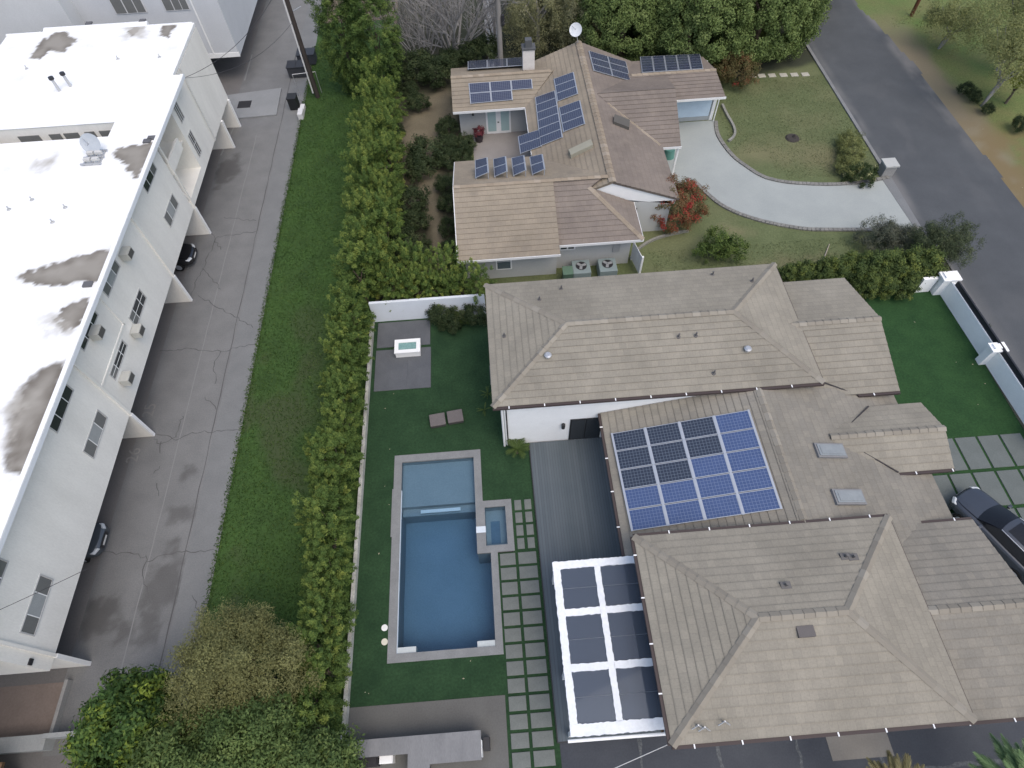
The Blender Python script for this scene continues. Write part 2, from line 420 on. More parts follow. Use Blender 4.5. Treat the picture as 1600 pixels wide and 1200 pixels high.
# path and planting of the neighbour's back yard
PATH = [[at(*p).xy[:] for p in q] for q in ([(655, 150), (705, 140), (712, 200), (680, 240), (685, 300), (690, 350), (698, 430), (672, 430), (668, 340), (650, 290), (618, 280), (622, 215)],)]
def planted(x, y):
    return 1-blob(x, y, PATH[0], .5, 1.2, .8)
grid_sheet('back_yard_ground', -7.6, -1.6, 24.9, 80, .25, .0, YARD, {'mask': planted})
def dry(x, y):
    n = noise.fractal(Vector((x*.22, y*.22, 5)), 1, 2, 5)
    return .8*max(blob(x, y, [(16.5, 30.5), (25.5, 29.2), (25, 27), (18, 27.2)], 1.2, 2., .5)*sstep(-.4, .4, n), .6*blob(x, y, [(19, 38), (27.5, 35.2), (28, 38), (21, 40)], 1.5, 2, .4), .25*sstep(-.2, .6, n))
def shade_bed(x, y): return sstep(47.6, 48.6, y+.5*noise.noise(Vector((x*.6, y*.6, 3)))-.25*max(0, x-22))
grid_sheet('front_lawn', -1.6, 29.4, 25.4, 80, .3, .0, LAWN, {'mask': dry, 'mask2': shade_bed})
# road, its right gutter and the verge beyond
def worn(x, y):
    n = noise.fractal(Vector((x*.5, y*.25, 2)), 1, 2, 4)
    e = 36.9+.25*noise.noise(Vector((y*.35, 0, 4)))
    return max(.8*sstep(e-1.0, e-.2, x)*sstep(33, 44, y)*sstep(-.3, .5, n+.2), .75*sstep(30.3, 29.6, x)*sstep(-.6, .5, n), .35*sstep(30.9, 29.9, x)*sstep(28, 20, y), .10*sstep(.1, .6, n))
def road_in(x, y): return x < 37.25+.35*noise.noise(Vector((y*.3, 1, 4)))-sstep(48, 60, y)*.8
grid_sheet('road', 29.4, 37.6, -10, 75, .2, .004, ROADM, {'mask': worn}, inside=road_in)
sheet('road_far', [(29.4, 37.4, 75, 400), (29.4, 37.4, -200, -10)], .004, ROADM)
def v_dirt(x, y):
    n = .7*noise.fractal(Vector((x*.6, y*.3, 9)), 1, 2, 4); return .9*sstep(40.2, 38.3, x+n)*sstep(60, 50, y)
def v_leaf(x, y):
    n = noise.fractal(Vector((x*.5, y*.5, 11)), 1, 2, 4); return .85*sstep(42, 38, y+1.2*n)*sstep(-.55, .25, n+.2*(y < 36))*sstep(46, 40.5, x+n)
grid_sheet('verge', 36.2, 62, 20, 100, .35, -.03, VERGE, {'mask': v_dirt, 'mask2': v_leaf})
# kerbs
b = MB(); b.box(29.15, 29.4, 35.6, 70, -.05, .10); b.build('kerb', surf('kerb_concrete', (.22, .225, .225), (.16, .165, .165), 1, 12, .15, .9))['kind'] = 'structure'
b = MB(); b.box(29.6, 29.75, 2, 27.2, -.05, .09); b.build('kerb', surf('kerb_concrete_worn', (.17, .17, .168), (.11, .11, .11), 1, 12, .2, .9))['kind'] = 'structure'
b = MB(); b.box(28.2, 29.6, 2, 26.5, -.05, .03); b.build('planting_bed', surf('bed_soil', (.10, .10, .075), (.07, .07, .05), 1, 10, .3, .95))['kind'] = 'structure'
# curving driveway of the neighbour's house
def smooth(pts, n=6):
    pts = [Vector((p[0], p[1])) for p in pts]; out = []
    for k in range(len(pts)-1):
        p0, p1, p2, p3 = pts[max(k-1, 0)], pts[k], pts[k+1], pts[min(k+2, len(pts)-1)]
        for j in range(n):
            t = j/n; out.append(.5*((2*p1)+(p2-p0)*t+(2*p0-5*p1+4*p2-p3)*t*t+(3*p1-p0-3*p2+p3)*t**3))
    out.append(pts[-1]); return out
inner = smooth([at(*p) for p in ((1115, 190), (1119, 213), (1140, 243), (1165, 263), (1192, 279), (1225, 287), (1260, 290), (1300, 291), (1345, 288), (1390, 280))])
outer = smooth([at(*p) for p in ((1438, 355), (1400, 358), (1345, 357), (1300, 357), (1260, 356), (1220, 350), (1185, 342), (1150, 330), (1120, 313), (1085, 280))])
b = MB(); n_ = len(inner); ov = list(reversed(outer))
for k in range(n_-1): b.poly([(ov[k].x, ov[k].y, .03), (ov[k+1].x, ov[k+1].y, .03), (inner[k+1].x, inner[k+1].y, .03), (inner[k].x, inner[k].y, .03)])
b.poly([(11.6, 42.8, .03), (11.6, 34, .03), (ov[0].x, ov[0].y, .03), (inner[0].x, inner[0].y, .03), (18.5, 42.8, .03)])
b.build('driveway', CONC2)['kind'] = 'structure'
b = MB()
def edging(line, off, wdt=.28):
    pts = [Vector((p.x, p.y)) for p in line]; acc = 0
    for k in range(len(pts)-1):
        d = pts[k+1]-pts[k]; L = d.length; d.normalize(); nr = Vector((-d.y, d.x))*off
        t = 0
        while t < L-.05:
            s = min(.42, L-t); c = pts[k]+d*(t+s/2)+nr
            b.obox((c.x, c.y, .045), (d.x*s*.46, d.y*s*.46, 0), (-d.y*wdt/2, d.x*wdt/2, 0), (0, 0, .05+.015*random.random())); t += s
edging(inner, .16); edging(outer, .16)
b.build('driveway_edging', surf('edging_stone', (.24, .235, .215), (.15, .15, .14), 2, 12, .25, .9))['kind'] = 'structure'
b = MB(); strip(b, [(29.35, 34.9), (29.3, 29.2)], .55, .05, False)
bb = MB(); bb.prism([(28.7, 35.6), (29.5, 35.7), (29.4, 29.0), (28.95, 29.0)], -.02, .045); bb.build('driveway_apron', GUTC)['kind'] = 'structure'

# ------------------------------------------------------------------ pool
pool = thing('swimming_pool', 'blue swimming pool with pale stone coping, shallow shelf and small square spa', 'swimming pool', (-3.5, 9.8, 0))
b = MB(); Z0, Z1 = -.12, .035
for q in ((-6.24, -1.53, 14.65, 15.07), (-6.24, -5.83, 4.57, 14.65), (-1.92, -1.53, 12.05, 14.65), (-1.92, -.04, 11.69, 12.05), (-1.92, -1.45, 9.66, 11.69), (-.38, -.04, 9.66, 11.69), (-1.92, -.04, 9.3, 9.66), (-1.25, -.9, 4.57, 9.3), (-5.83, -1.25, 4.57, 4.95)):
    b.box(*q, Z0, Z1)
b.box(-6.30, -6.2401, 10.5, 13.1, Z0, Z1+.02)
b.build('coping', COPING, pool)
PLAST = surf('pool_plaster', (.225, .27, .30), (.195, .24, .27), .6, 16, .1, .8)
b = MB()
def basin(x0, x1, y0, y1, zb, zt, sides='NSEW'):
    b.poly([(x0, y0, zb), (x1, y0, zb), (x1, y1, zb), (x0, y1, zb)])
    if 'N' in sides: b.poly([(x0, y1, zb), (x1, y1, zb), (x1, y1, zt), (x0, y1, zt)])
    if 'S' in sides: b.poly([(x0, y0, zb), (x0, y0, zt), (x1, y0, zt), (x1, y0, zb)])
    if 'W' in sides: b.poly([(x0, y0, zb), (x0, y1, zb), (x0, y1, zt), (x0, y0, zt)])
    if 'E' in sides: b.poly([(x1, y0, zb), (x1, y0, zt), (x1, y1, zt), (x1, y1, zb)])
basin(-5.83, -1.92, 12.2, 14.65, -.42, -.1, 'NEW')
basin(-5.83, -1.92, 11.78, 12.2, -.72, -.1, 'EW'); b.poly([(-5.83, 12.2, -.72), (-1.92, 12.2, -.72), (-1.92, 12.2, -.42), (-5.83, 12.2, -.42)])
basin(-5.83, -1.92, 9.3, 11.78, -1.7, -.1, 'EW'); b.poly([(-5.83, 11.78, -1.7), (-1.92, 11.78, -1.7), (-1.92, 11.78, -.72), (-5.83, 11.78, -.72)])
basin(-5.83, -1.25, 4.95, 9.3, -1.7, -.1, 'SEW'); b.poly([(-1.92, 9.3, -1.7), (-1.25, 9.3, -1.7), (-1.25, 9.3, -.1), (-1.92, 9.3, -.1)])
b.build('basin', PLAST, pool)
b = MB(); basin(-1.45, -.38, 9.66, 11.69, -.55, -.1); b.box(-1.25, -.7, 9.85, 11.2, -.545, -.54)
b.build('spa_basin', PLAST, pool)
b = MB(); b.box(-1.2, -.72, 9.9, 11.1, -.535, -.53); PSTEP = surf('pale_step', (.48, .52, .52), (.42, .46, .46), 2, 12, .06)
b.build('spa_floor', surf('spa_deep', (.10, .16, .22), (.08, .13, .19), 2, 12, .1), pool)
b = MB()
for q in ((-5.79, -4.93, 4.955, 5.22), (-2.09, -1.26, 4.955, 5.22)): MB().box(*q, -.7, -.02).build('corner_step', PSTEP, pool)
b = MB(); b.box(-4.85, -2.75, 11.82, 12.0, -.5, -.46); b.build('shelf_jet_bar', plain('pale_jet', (.55, .62, .68), .5), pool)
b = MB(); b.box(-5.83, -5.79, 4.96, 13.0, -.2, -.02); b.build('tile_line', plain('pale_tile', (.45, .52, .58), .4), pool)
b = MB(); b.box(-1.93, -1.44, 10.35, 10.68, -.05, .05); b.build('spillway', plain('spillway_glass', (.6, .66, .7), .25), pool)
b = MB()
b.poly([(-5.828, 9.3, -.085), (-1.922, 9.3, -.085), (-1.922, 14.648, -.085), (-5.828, 14.648, -.085)])
b.poly([(-5.828, 4.952, -.085), (-1.252, 4.952, -.085), (-1.252, 9.298, -.085), (-5.828, 9.3, -.085)])
b.poly([(-1.448, 9.662, -.05), (-.382, 9.662, -.05), (-.382, 11.688, -.05), (-1.448, 11.688, -.05)])
# the body of the water: tint grows with depth
m, t, bs = newmat('pool_water'); t.nodes.remove(bs)
gl = nd(t, 'BsdfGlossy'); gl.inputs['Roughness'].default_value = .06
tr = nd(t, 'BsdfTransparent'); tr.inputs[0].default_value = (.72, .86, .95, 1)
fr = nd(t, 'Fresnel'); fr.inputs[0].default_value = 1.33
mx = nd(t, 'MixShader'); t.links.new(fr.outputs[0], mx.inputs[0]); t.links.new(tr.outputs[0], mx.inputs[1]); t.links.new(gl.outputs[0], mx.inputs[2])
co = nd(t, 'TexCoord').outputs['Object']; wn_ = noise_out(t, co, 2.6, 3)
bp = nd(t, 'Bump'); bp.inputs['Strength'].default_value = .25; bp.inputs['Distance'].default_value = .05
t.links.new(wn_, bp.inputs['Height']); t.links.new(bp.outputs[0], gl.inputs['Normal']); t.links.new(bp.outputs[0], fr.inputs['Normal'])
t.links.new(mx.outputs[0], t.nodes['Material Output'].inputs[0])
b.build('water', m, pool)
b = MB(); b.prism([(-5.826, 4.955), (-1.256, 4.955), (-1.256, 9.294), (-1.924, 9.294), (-1.924, 11.776), (-5.826, 11.776)], -1.69, -.11)
m, t, bs = newmat('deep_water'); t.nodes.remove(bs)
va = nd(t, 'VolumeAbsorption'); va.inputs[0].default_value = (.16, .52, .80, 1); va.inputs[1].default_value = .23
tr = nd(t, 'BsdfTransparent'); t.links.new(tr.outputs[0], t.nodes['Material Output'].inputs[0]); t.links.new(va.outputs[0], t.nodes['Material Output'].inputs[1])
b.build('water_body', m, pool)
for p, l in (((601, 981), 'bright white round skimmer lid in the turf left of the pool'), ((601, 1003), 'cream round skimmer lid in the turf, nearer than the white one')):
    q = at(*p); b = MB(); b.cyl((q.x, q.y), .15, -.02, .03, 20); b.cyl((q.x, q.y), .05, .03, .034, 12)
    tag(b.build('skimmer_lid', plain('lid_'+l[:6].strip(), (.75, .75, .72) if 'white' in l[:13] else (.62, .60, .48), .5)), l, 'lid')

# ------------------------------------------------------------------ backyard paving and deck
def slab_proto(w_, d_, mat, name, label, group):
    b = MB(); h = .045; c = .012
    b.prism([(-w_/2, -d_/2), (w_/2, -d_/2), (w_/2, d_/2), (-w_/2, d_/2)], -.03, h-c)
    P = [(-w_/2, -d_/2), (w_/2, -d_/2), (w_/2, d_/2), (-w_/2, d_/2)]; Q = [(x-math.copysign(c, x), y-math.copysign(c, y)) for x, y in P]
    for k in range(4): b.poly([(*P[k], h-c), (*P[(k+1) % 4], h-c), (*Q[(k+1) % 4], h), (*Q[k], h)])
    b.poly([(*q, h) for q in Q])
    o = bpy.data.objects.new(name, b.mesh(name, mat)); COL.objects.link(o); tag(o, label, 'paving slab', group); return o
def place(proto, x, y, st):
    o = proto if not st else proto.copy()
    if st: COL.objects.link(o)
    st.append(o); o.location = (x, y, 0); return o
PV = [slab_proto(.77, .58, PAVER, 'paving_slab', 'square grey slab in the left column of the poolside path', 'left column of poolside slabs'),
      slab_proto(.90, .58, PAVER, 'paving_slab', 'wide grey slab in the right column of the path along the deck', 'deck side column of slabs'),
      slab_proto(.36, .55, PAVER, 'paving_slab', 'small grey slab between the spa and the grey deck', 'small slabs beside the spa')]
S0, S1, S2 = [], [], []
for k in range(14):
    y = 8.9-.708*k
    place(PV[0], -.42, y, S0); place(PV[1], .555, y, S1)
for k in range(4):
    for x in (.29, .81): place(PV[2], x, 11.68-.68*k, S2)
DECKM, t, bs = newmat('composite_deck')
co = nd(t, 'TexCoord').outputs['Object']
sx = nd(t, 'SeparateXYZ'); t.links.new(co, sx.inputs[0])
mu = nd(t, 'Math', operation='MULTIPLY'); mu.inputs[1].default_value = 1/.14; t.links.new(sx.outputs[0], mu.inputs[0])
fl = nd(t, 'Math', operation='FLOOR'); t.links.new(mu.outputs[0], fl.inputs[0]); frc = nd(t, 'Math', operation='FRACT'); t.links.new(mu.outputs[0], frc.inputs[0])
wn = nd(t, 'TexWhiteNoise', noise_dimensions='1D'); t.links.new(fl.outputs[0], wn.inputs['W'])
mp = nd(t, 'Mapping'); mp.inputs['Scale'].default_value = (14, .8, 1); t.links.new(co, mp.inputs[0])
ns = noise_out(t, mp.outputs[0], 1.0, 4, .65)
colr = mixc(t, wn.outputs[0], (.080, .100, .112), (.102, .122, .135))
colr = mixc(t, maprange(t, ns, .35, .7, 0, .35), colr, (.075, .092, .108))
bn = noise_out(t, co, .5, 3)
colr = mixc(t, maprange(t, bn, .4, .7, 0, .3), colr, (.12, .138, .15))
gp = nd(t, 'Math', operation='LESS_THAN'); gp.inputs[1].default_value = .05; t.links.new(frc.outputs[0], gp.inputs[0])
colr = mixc(t, gp.outputs[0], colr, (.03, .035, .04))
t.links.new(colr, bs.inputs['Base Color']); bs.inputs['Roughness'].default_value = .75
deck = thing('deck', 'blue grey composite deck along the main house beside the slab path', 'deck', (3.2, 8, 0))
b = MB(); b.box(1.2, 5.6, .95, 15.2, .03, .10); b.build('deck_boards', DECKM, deck)
b = MB(); b.box(1.15, 1.199, .9, 15.2, -.02, .095); b.box(1.2, 5.6, .9, .949, -.02, .095); b.build('deck_edge', DARKMETAL, deck)
# fire pit terrace: four big slabs round a gas fire table
FP = surf('fire_terrace_slab', (.108, .115, .125), (.086, .093, .102), .9, 18, .13, .9)
tl = [slab_proto(3.3, 1.95, FP, 'terrace_slab', 'wide dark grey terrace slab behind the fire table', None), slab_proto(1.95, 2.95, FP, 'terrace_slab', 'dark grey terrace slab along the white wall, left of the turf joint', None), slab_proto(1.42, 2.95, FP, 'terrace_slab', 'dark grey terrace slab in front of the fire table on the turf side', None)]
for o, (x, y) in zip(tl, ((-5.95, 23.5), (-6.65, 20.85), (-4.97, 20.85))): o.location = (x, y, 0)
ft = thing('fire_table', 'low white fire table with green glass bed on the dark terrace slabs', 'fire table', (-5.62, 22.1, 0))
b = MB(); x0, x1, y0, y1 = -6.36, -4.88, 21.68, 22.62
b.box(x0, x1, y0, y1, .04, .46); b.build('base', TRIM, ft)
b = MB()
for q in ((x0-.04, x1+.04, y0-.04, y0+.2), (x0-.04, x1+.04, y1-.2, y1+.04), (x0-.04, x0+.2, y0+.2, y1-.2), (x1-.2, x1+.04, y0+.2, y1-.2)): b.box(*q, .462, .55)
b.build('table_top', TRIM, ft)
b = MB(); b.box(x0+.2, x1-.2, y0+.2, y1-.2, .463, .50); b.build('glass_bed', surf('fire_glass', (.22, .36, .33), (.14, .26, .25), 6, 40, .4, .2, spec=.6), ft)
GREYBROWN = plain('grey_brown_weave', (.15, .135, .13), .9, var=.15)
for (px, py), rz, l in (((683.5, 655.5), .12, 'left grey brown outdoor ottoman on the dark turf'), ((711, 650), .12, 'right grey brown outdoor ottoman on the dark turf')):
    q = at(px, py, .3); tt = thing('ottoman', l, 'ottoman', (0, 0, 0))
    b = MB(); b.box(-.42, .42, -.36, .36, .04, .22); b.build('base', plain('ottoman_base', (.06, .055, .055), .8), tt)
    b = MB(); b.box(-.44, .44, -.38, .38, .225, .34); b.build('cushion', GREYBROWN, tt, bevel=.03)
    tt.location = (q.x, q.y, 0); tt.rotation_euler = (0, 0, rz)
sheet('patio', [(-7.83, -.95, -1.2, 2.9)], .02, surf('patio_concrete', (.128, .128, .120), (.102, .101, .095), .5, 14, .12, .9))

# counter of the outdoor kitchen at the south end of the patio
kt = thing('outdoor_kitchen', 'grey concrete outdoor kitchen counter at the end of the patio', 'counter', (-4.6, 1, 0))
def atb(px, py, z): q = at(px, py, z); return (q.x, q.y)
ZK = 1.0
P = [atb(*p, ZK) for p in ((538, 1158), (751, 1141), (756, 1187), (640, 1197))]
yt, yb, xl, xr = (P[0][1]+P[1][1])/2, P[2][1], -7.4, P[1][0]
xm = atb(637, 1185, ZK)[0]; ym = atb(600, 1181, ZK)[1]
KC = surf('counter_concrete', (.22, .222, .222), (.165, .168, .17), .9, 14, .12, .8, stretch=(1.6, .5, 1))
b = MB(); b.prism([(xl, yt), (xr, yt), (xr, yb), (xm+.9, yb), (xm+.9, yb-.5), (xm, yb-.5), (xm, ym), (xl, ym)], ZK-.12, ZK); b.build('countertop', KC, kt)
b = MB(); b.box(xl, xr-.12, ym+.25, yt-.12, .02, ZK-.12); b.box(xm+.1, xm+.8, yb-.4, ym+.25, .02, ZK-.12); b.build('cabinet', plain('dark_cabinet', (.05, .052, .055), .6), kt)
b = MB(); b.box(xr-.02, xr+.02, yb+.1, yt-.35, .3, ZK-.02); b.build('end_trim', TRIM, kt)
b = MB(); b.box(xr+.06, xr+.32, yt-.75, yt-.25, .02, .55); tag(b.build('speaker_box', DARKMETAL), 'black box standing at the end of the concrete counter', 'speaker')
for (px, py, sx, sy, h, l, m_) in ((603, 1186, .28, .16, .3, 'small white appliance tucked beside the concrete counter', TRIM), (655, 1198, .32, .12, .35, 'white tray at the bottom end of the concrete counter', TRIM), (575, 1190, .4, .2, .5, 'black grill standing in the corner behind the counter', DARKMETAL)):
    q = at(px, py, .6); b = MB(); b.box(q.x-sx, q.x+sx, q.y-sy, q.y+sy, .02, .6); b.box(q.x-sx*.9, q.x+sx*.9, q.y-sy*.8, q.y+sy*.8, .6, .6+h*.2)
    tag(b.build('grill' if 'grill' in l else 'kitchen_box', m_), l, 'grill' if 'grill' in l else 'appliance')

# ------------------------------------------------------------------ roofs
def clip(poly, axis, val, keep_ge):
    out = []
    for k in range(len(poly)):
        a, b_ = poly[k], poly[(k+1) % len(poly)]
        ia, ib = (a[axis] >= val-1e-9) == keep_ge or abs(a[axis]-val) < 1e-9, (b_[axis] >= val-1e-9) == keep_ge or abs(b_[axis]-val) < 1e-9
        if ia: out.append(a)
        if ia != ib:
            t = (val-a[axis])/(b_[axis]-a[axis]); out.append((a[0]+(b_[0]-a[0])*t, a[1]+(b_[1]-a[1])*t))
    return out
def roof_face(mb, pts, course=.36, lift=.026):
    """sloping face laid in overlapping tile courses (real steps), u/v in metres"""
    pts = [Vector(p) for p in pts]
    n = Vector((0, 0, 0))
    for k in range(1, len(pts)-1): n += (pts[k]-pts[0]).cross(pts[k+1]-pts[0])
    n.normalize()
    if n.z < 0: n = -n; pts.reverse()
    u = Vector((0, 0, 1)).cross(n).normalized(); v = n.cross(u)
    o = min(pts, key=lambda p: p.z)
    P = [((p-o).dot(u), (p-o).dot(v)) for p in pts]
    vm = max(p[1] for p in P); k = 0
    while k*course < vm-1e-4:
        a, c = k*course, min((k+1)*course, vm)
        q = clip(clip(P, 1, a, True), 1, c, False)
        q = [q[j] for j in range(len(q)) if math.hypot(q[j][0]-q[j-1][0], q[j][1]-q[j-1][1]) > 1e-4]
        if len(q) >= 3:
            mb.poly([o+u*x+v*y+n*(.004+lift*(1-(y-a)/course)) for x, y in q], uv=[(x, y) for x, y in q])
            for j in range(len(q)):
                x0, y0 = q[j]; x1, y1 = q[(j+1) % len(q)]
                low = abs(y0-a) < 1e-6 and abs(y1-a) < 1e-6
                A, B = o+u*x0+v*y0, o+u*x1+v*y1
                la, lb = .004+lift*(1-(y0-a)/course), .004+lift*(1-(y1-a)/course)
                if low or k == 0 or True:
                    mb.poly([A-n*.01, B-n*.01, B+n*lb, A+n*la], uv=[(x0, a), (x1, a), (x1, a), (x0, a)]) if low else None  # risers take the dark joint colour, which paints in their shade
        k += 1
    return n
def roof_section(parent, faces, mat, name='roof', thick=.14):
    mb = MB()
    for f in faces: roof_face(mb, f)
    for f in faces:                                     # boarding underneath
        mb.poly([(p[0], p[1], p[2]-thick) for p in reversed(f)])
        for k in range(len(f)):
            a, b_ = f[k], f[(k+1) % len(f)]
            mb.poly([(a[0], a[1], a[2]-thick), (b_[0], b_[1], b_[2]-thick), (b_[0], b_[1], b_[2]), (a[0], a[1], a[2])])
    return mb.build(name, mat, parent)
def caps(parent, edges, mat, rnd, w_=.17, h=.075, seg=.42):
    mb = MB()
    for a, c in edges:
        a, c = Vector(a), Vector(c); d = c-a; L = d.length; d.normalize(); s = d.cross(Vector((0, 0, 1))).normalized(); up = s.cross(d)
        n = max(1, int(L/seg)); sl = L/n
        for k in range(n):
            tone = rnd.choice([.2, .3, .35, .4, .5, .5, .6, .75, .95]); p0 = a+d*(k*sl); p1 = a+d*((k+1)*sl+.03)
            for t0, t1 in ((0, 1), (1, 2)):
                off = [(-w_, -.02), (0, h), (w_, -.02)]
                q = [p0+s*off[t0][0]+up*(off[t0][1]+.035), p1+s*off[t0][0]+up*(off[t0][1]+.01), p1+s*off[t1][0]+up*(off[t1][1]+.01), p0+s*off[t1][0]+up*(off[t1][1]+.035)]
                mb.poly(q, tone=tone)
            mb.poly([p0+s*-w_+up*.015, p0+up*(h+.035), p0+s*w_+up*.015, p0-up*.02], tone=tone*.6)
    return mb.build('ridge_cap', mat, parent)
def gutter(parent, edges, mat=GUTTER, w_=.13, drop=.13, gap=.0, straps=True):
    g = None
    for a, c in edges:
        mb = MB(); ms = MB()
        a, c = Vector(a), Vector(c); d = (c-a); L = d.length; d.normalize(); s = Vector((d.y, -d.x, 0))   # outward: right of travel
        m_ = (a+c)/2 + s*(w_/2+gap)
        mb.obox(m_-Vector((0, 0, .07)), d*(L/2), s*(w_/2), (0, 0, drop/2))
        if straps:
            t = .8
            while t < L:
                p = a+d*t+s*(w_/2+gap); ms.obox(p+Vector((0, 0, .008)), d*.025, s*(w_/2+.02), (0, 0, .012)); t += 1.75
        g = mb.build('gutter', mat, parent)
        if straps: ms.build('gutter_straps', TRIM, g)
    return g
def wallbox(parent, x0, x1, y0, y1, z0, z1, mat=WHITE):
    b = MB(); b.box(x0, x1, y0, y1, z0, z1); return b.build('wall', mat, parent)

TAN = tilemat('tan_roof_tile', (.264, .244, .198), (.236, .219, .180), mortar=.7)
TANCAP = tonemat('tan_ridge_tile', [(0, (.20, .182, .15)), (.5, (.244, .224, .184)), (1, (.28, .26, .218))], .85)
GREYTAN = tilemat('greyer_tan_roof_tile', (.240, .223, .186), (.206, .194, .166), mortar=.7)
rnd = random.Random(11)

house = thing('main_house', 'main house with grey tan tiled hip roofs and white walls beside the pool', 'house', (9, 11, 0))
ZN, ZR = 4.4, 5.5
wallbox(house, -.1, 15.4, 15.25, 22.9, 0, ZN-.1)
wallbox(house, 5.35, 19.5, 8.2, 15.2, 0, 2.72)
wallbox(house, 5.75, 15.8, .9, 7.8, 0, ZN-.1)
wallbox(house, 15.85, 20.1, .9, 7.6, 0, 3.1)
wallbox(house, 15.45, 19.6, 15.4, 22.0, 0, 3.2)
wallbox(house, 19.0, 20.5, 10.9, 13.9, 0, 3.05)
nx0, nx1, ny0, ny1 = -.6, 15.82, 15.1, 23.1; ym_ = (ny0+ny1)/2; rx0, rx1 = 3.45, 12.1
NW = [[(nx0, ny0, ZN), (nx1, ny0, ZN), (rx1, ym_, ZR), (rx0, ym_, ZR)], [(nx1, ny1, ZN), (nx0, ny1, ZN), (rx0, ym_, ZR), (rx1, ym_, ZR)],
      [(nx0, ny1, ZN), (nx0, ny0, ZN), (rx0, ym_, ZR)], [(nx1, ny0, ZN), (nx1, ny1, ZN), (rx1, ym_, ZR)]]
r_nw = roof_section(house, NW, TAN)
caps(house, [((rx0, ym_, ZR), (rx1, ym_, ZR)), ((nx0, ny0, ZN), (rx0, ym_, ZR)), ((nx0, ny1, ZN), (rx0, ym_, ZR)), ((nx1, ny0, ZN), (rx1, ym_, ZR)), ((nx1, ny1, ZN), (rx1, ym_, ZR))], TANCAP, rnd)
gutter(house, [((nx0, ny0, ZN), (nx1, ny0, ZN))])
# middle roof, ridge north-south
mw, me_, mr, zm, ze = 4.88, 20.05, 12.55, 4.38, 2.8
MIDW = [(mw, 15.22, ze), (mw, 6.6, ze), (mr, 6.6, zm), (mr, 15.22, zm)]
MIDE = [(me_, 6.6, ze), (me_, 15.22, ze), (mr, 15.22, zm), (mr, 6.6, zm)]
r_mid = roof_section(house, [MIDW, MIDE], GREYTAN)
caps(house, [((mr, 8.3, zm), (mr, 15.0, zm))], TANCAP, rnd)
gutter(house, [((mw, 15.2, ze), (mw, 7.4, ze))])
# big south-west hip
sx0, sx1, sy0, sy1, zs, zsr = 5.1, 16.2, .4, 8.14, 4.4, 5.6
yc = (sy0+sy1)/2; a0, a1 = 9.0, 12.45
SW = [[(sx0, sy0, zs), (sx1, sy0, zs), (a1, yc, zsr), (a0, yc, zsr)], [(sx1, sy1, zs), (sx0, sy1, zs), (a0, yc, zsr), (a1, yc, zsr)], [(sx0, sy1, zs), (sx0, sy0, zs), (a0, yc, zsr)], [(sx1, sy0, zs), (sx1, sy1, zs), (a1, yc, zsr)]]
r_sw = roof_section(house, SW, TAN)
caps(house, [((a0, yc, zsr), (a1, yc, zsr)), ((sx0, sy0, zs), (a0, yc, zsr)), ((sx0, sy1, zs), (a0, yc, zsr)), ((sx1, sy0, zs), (a1, yc, zsr)), ((sx1, sy1, zs), (a1, yc, zsr))], TANCAP, rnd)
gutter(house, [((sx0, sy0, zs), (sx1, sy0, zs)), ((sx1, sy1, zs), (sx0, sy1, zs)), ((sx0, sy1, zs), (sx0, sy0, zs))])
gutter(house, [((sx1, sy0, zs), (sx1, sy1, zs)), ((nx1, ny0, ZN), (nx1, ny1, ZN))], w_=.05, straps=False)  # dark strips added for the gap shadow along the east eaves, not real gutters
# front gables (east)
def gable(x0, x1, y0, y1, ze_, zr_, mat, rake_x=True):
    c = (y0+y1)/2
    r_ = roof_section(house, [[(x0, y0, ze_), (x1, y0, ze_), (x1, c, zr_), (x0, c, zr_)], [(x1, y1, ze_), (x0, y1, ze_), (x0, c, zr_), (x1, c, zr_)]], mat)
    caps(house, [((x0, c, zr_), (x1, c, zr_))], TANCAP, rnd)
    b = MB(); b.poly([(x1-.4, y0+.3, ze_-.1), (x1-.4, y1-.3, ze_-.1), (x1-.4, c, zr_-.12)]); b.build('gable_wall', WHITE, house)
    return r_
gable(14.4, 20.05, 14.86, 22.55, 3.38, 4.5, TAN)
gable(15.4, 20.95, 10.58, 14.2, 3.18, 3.85, TAN)
gutter(house, [((15.9, .4, 3.2), (20.5, .4, 3.2))], straps=True)
gable(13.5, 20.6, .4, 8.08, 3.2, 4.33, GREYTAN)
gutter(house, [((20.05, 14.86, 3.38), (17.9, 14.86, 3.38))][::-1] and [((17.9, 14.86, 3.38), (20.05, 14.86, 3.38)), ((18.3, 10.58, 3.18), (20.95, 10.58, 3.18)), ((20.6, 8.08, 3.2), (18.2, 8.08, 3.2))])
VALLEY = plain('valley_flashing', (.05, .045, .045), .7)
def on_mid(x): return zm-(x-mr)*(zm-ze)/(me_-mr)
b = MB()
for p, q in (((15.77, 12.4), (18.25, 14.2)), ((15.77, 12.4), (18.25, 10.58)), ((15.9, 15.7), (17.9, 14.86))):
    P, Q = Vector((*p, on_mid(p[0])+.06)), Vector((*q, on_mid(q[0])+.06)); b.tube([P, Q], .04, 5)
b.build('valley_flashing', VALLEY, house)
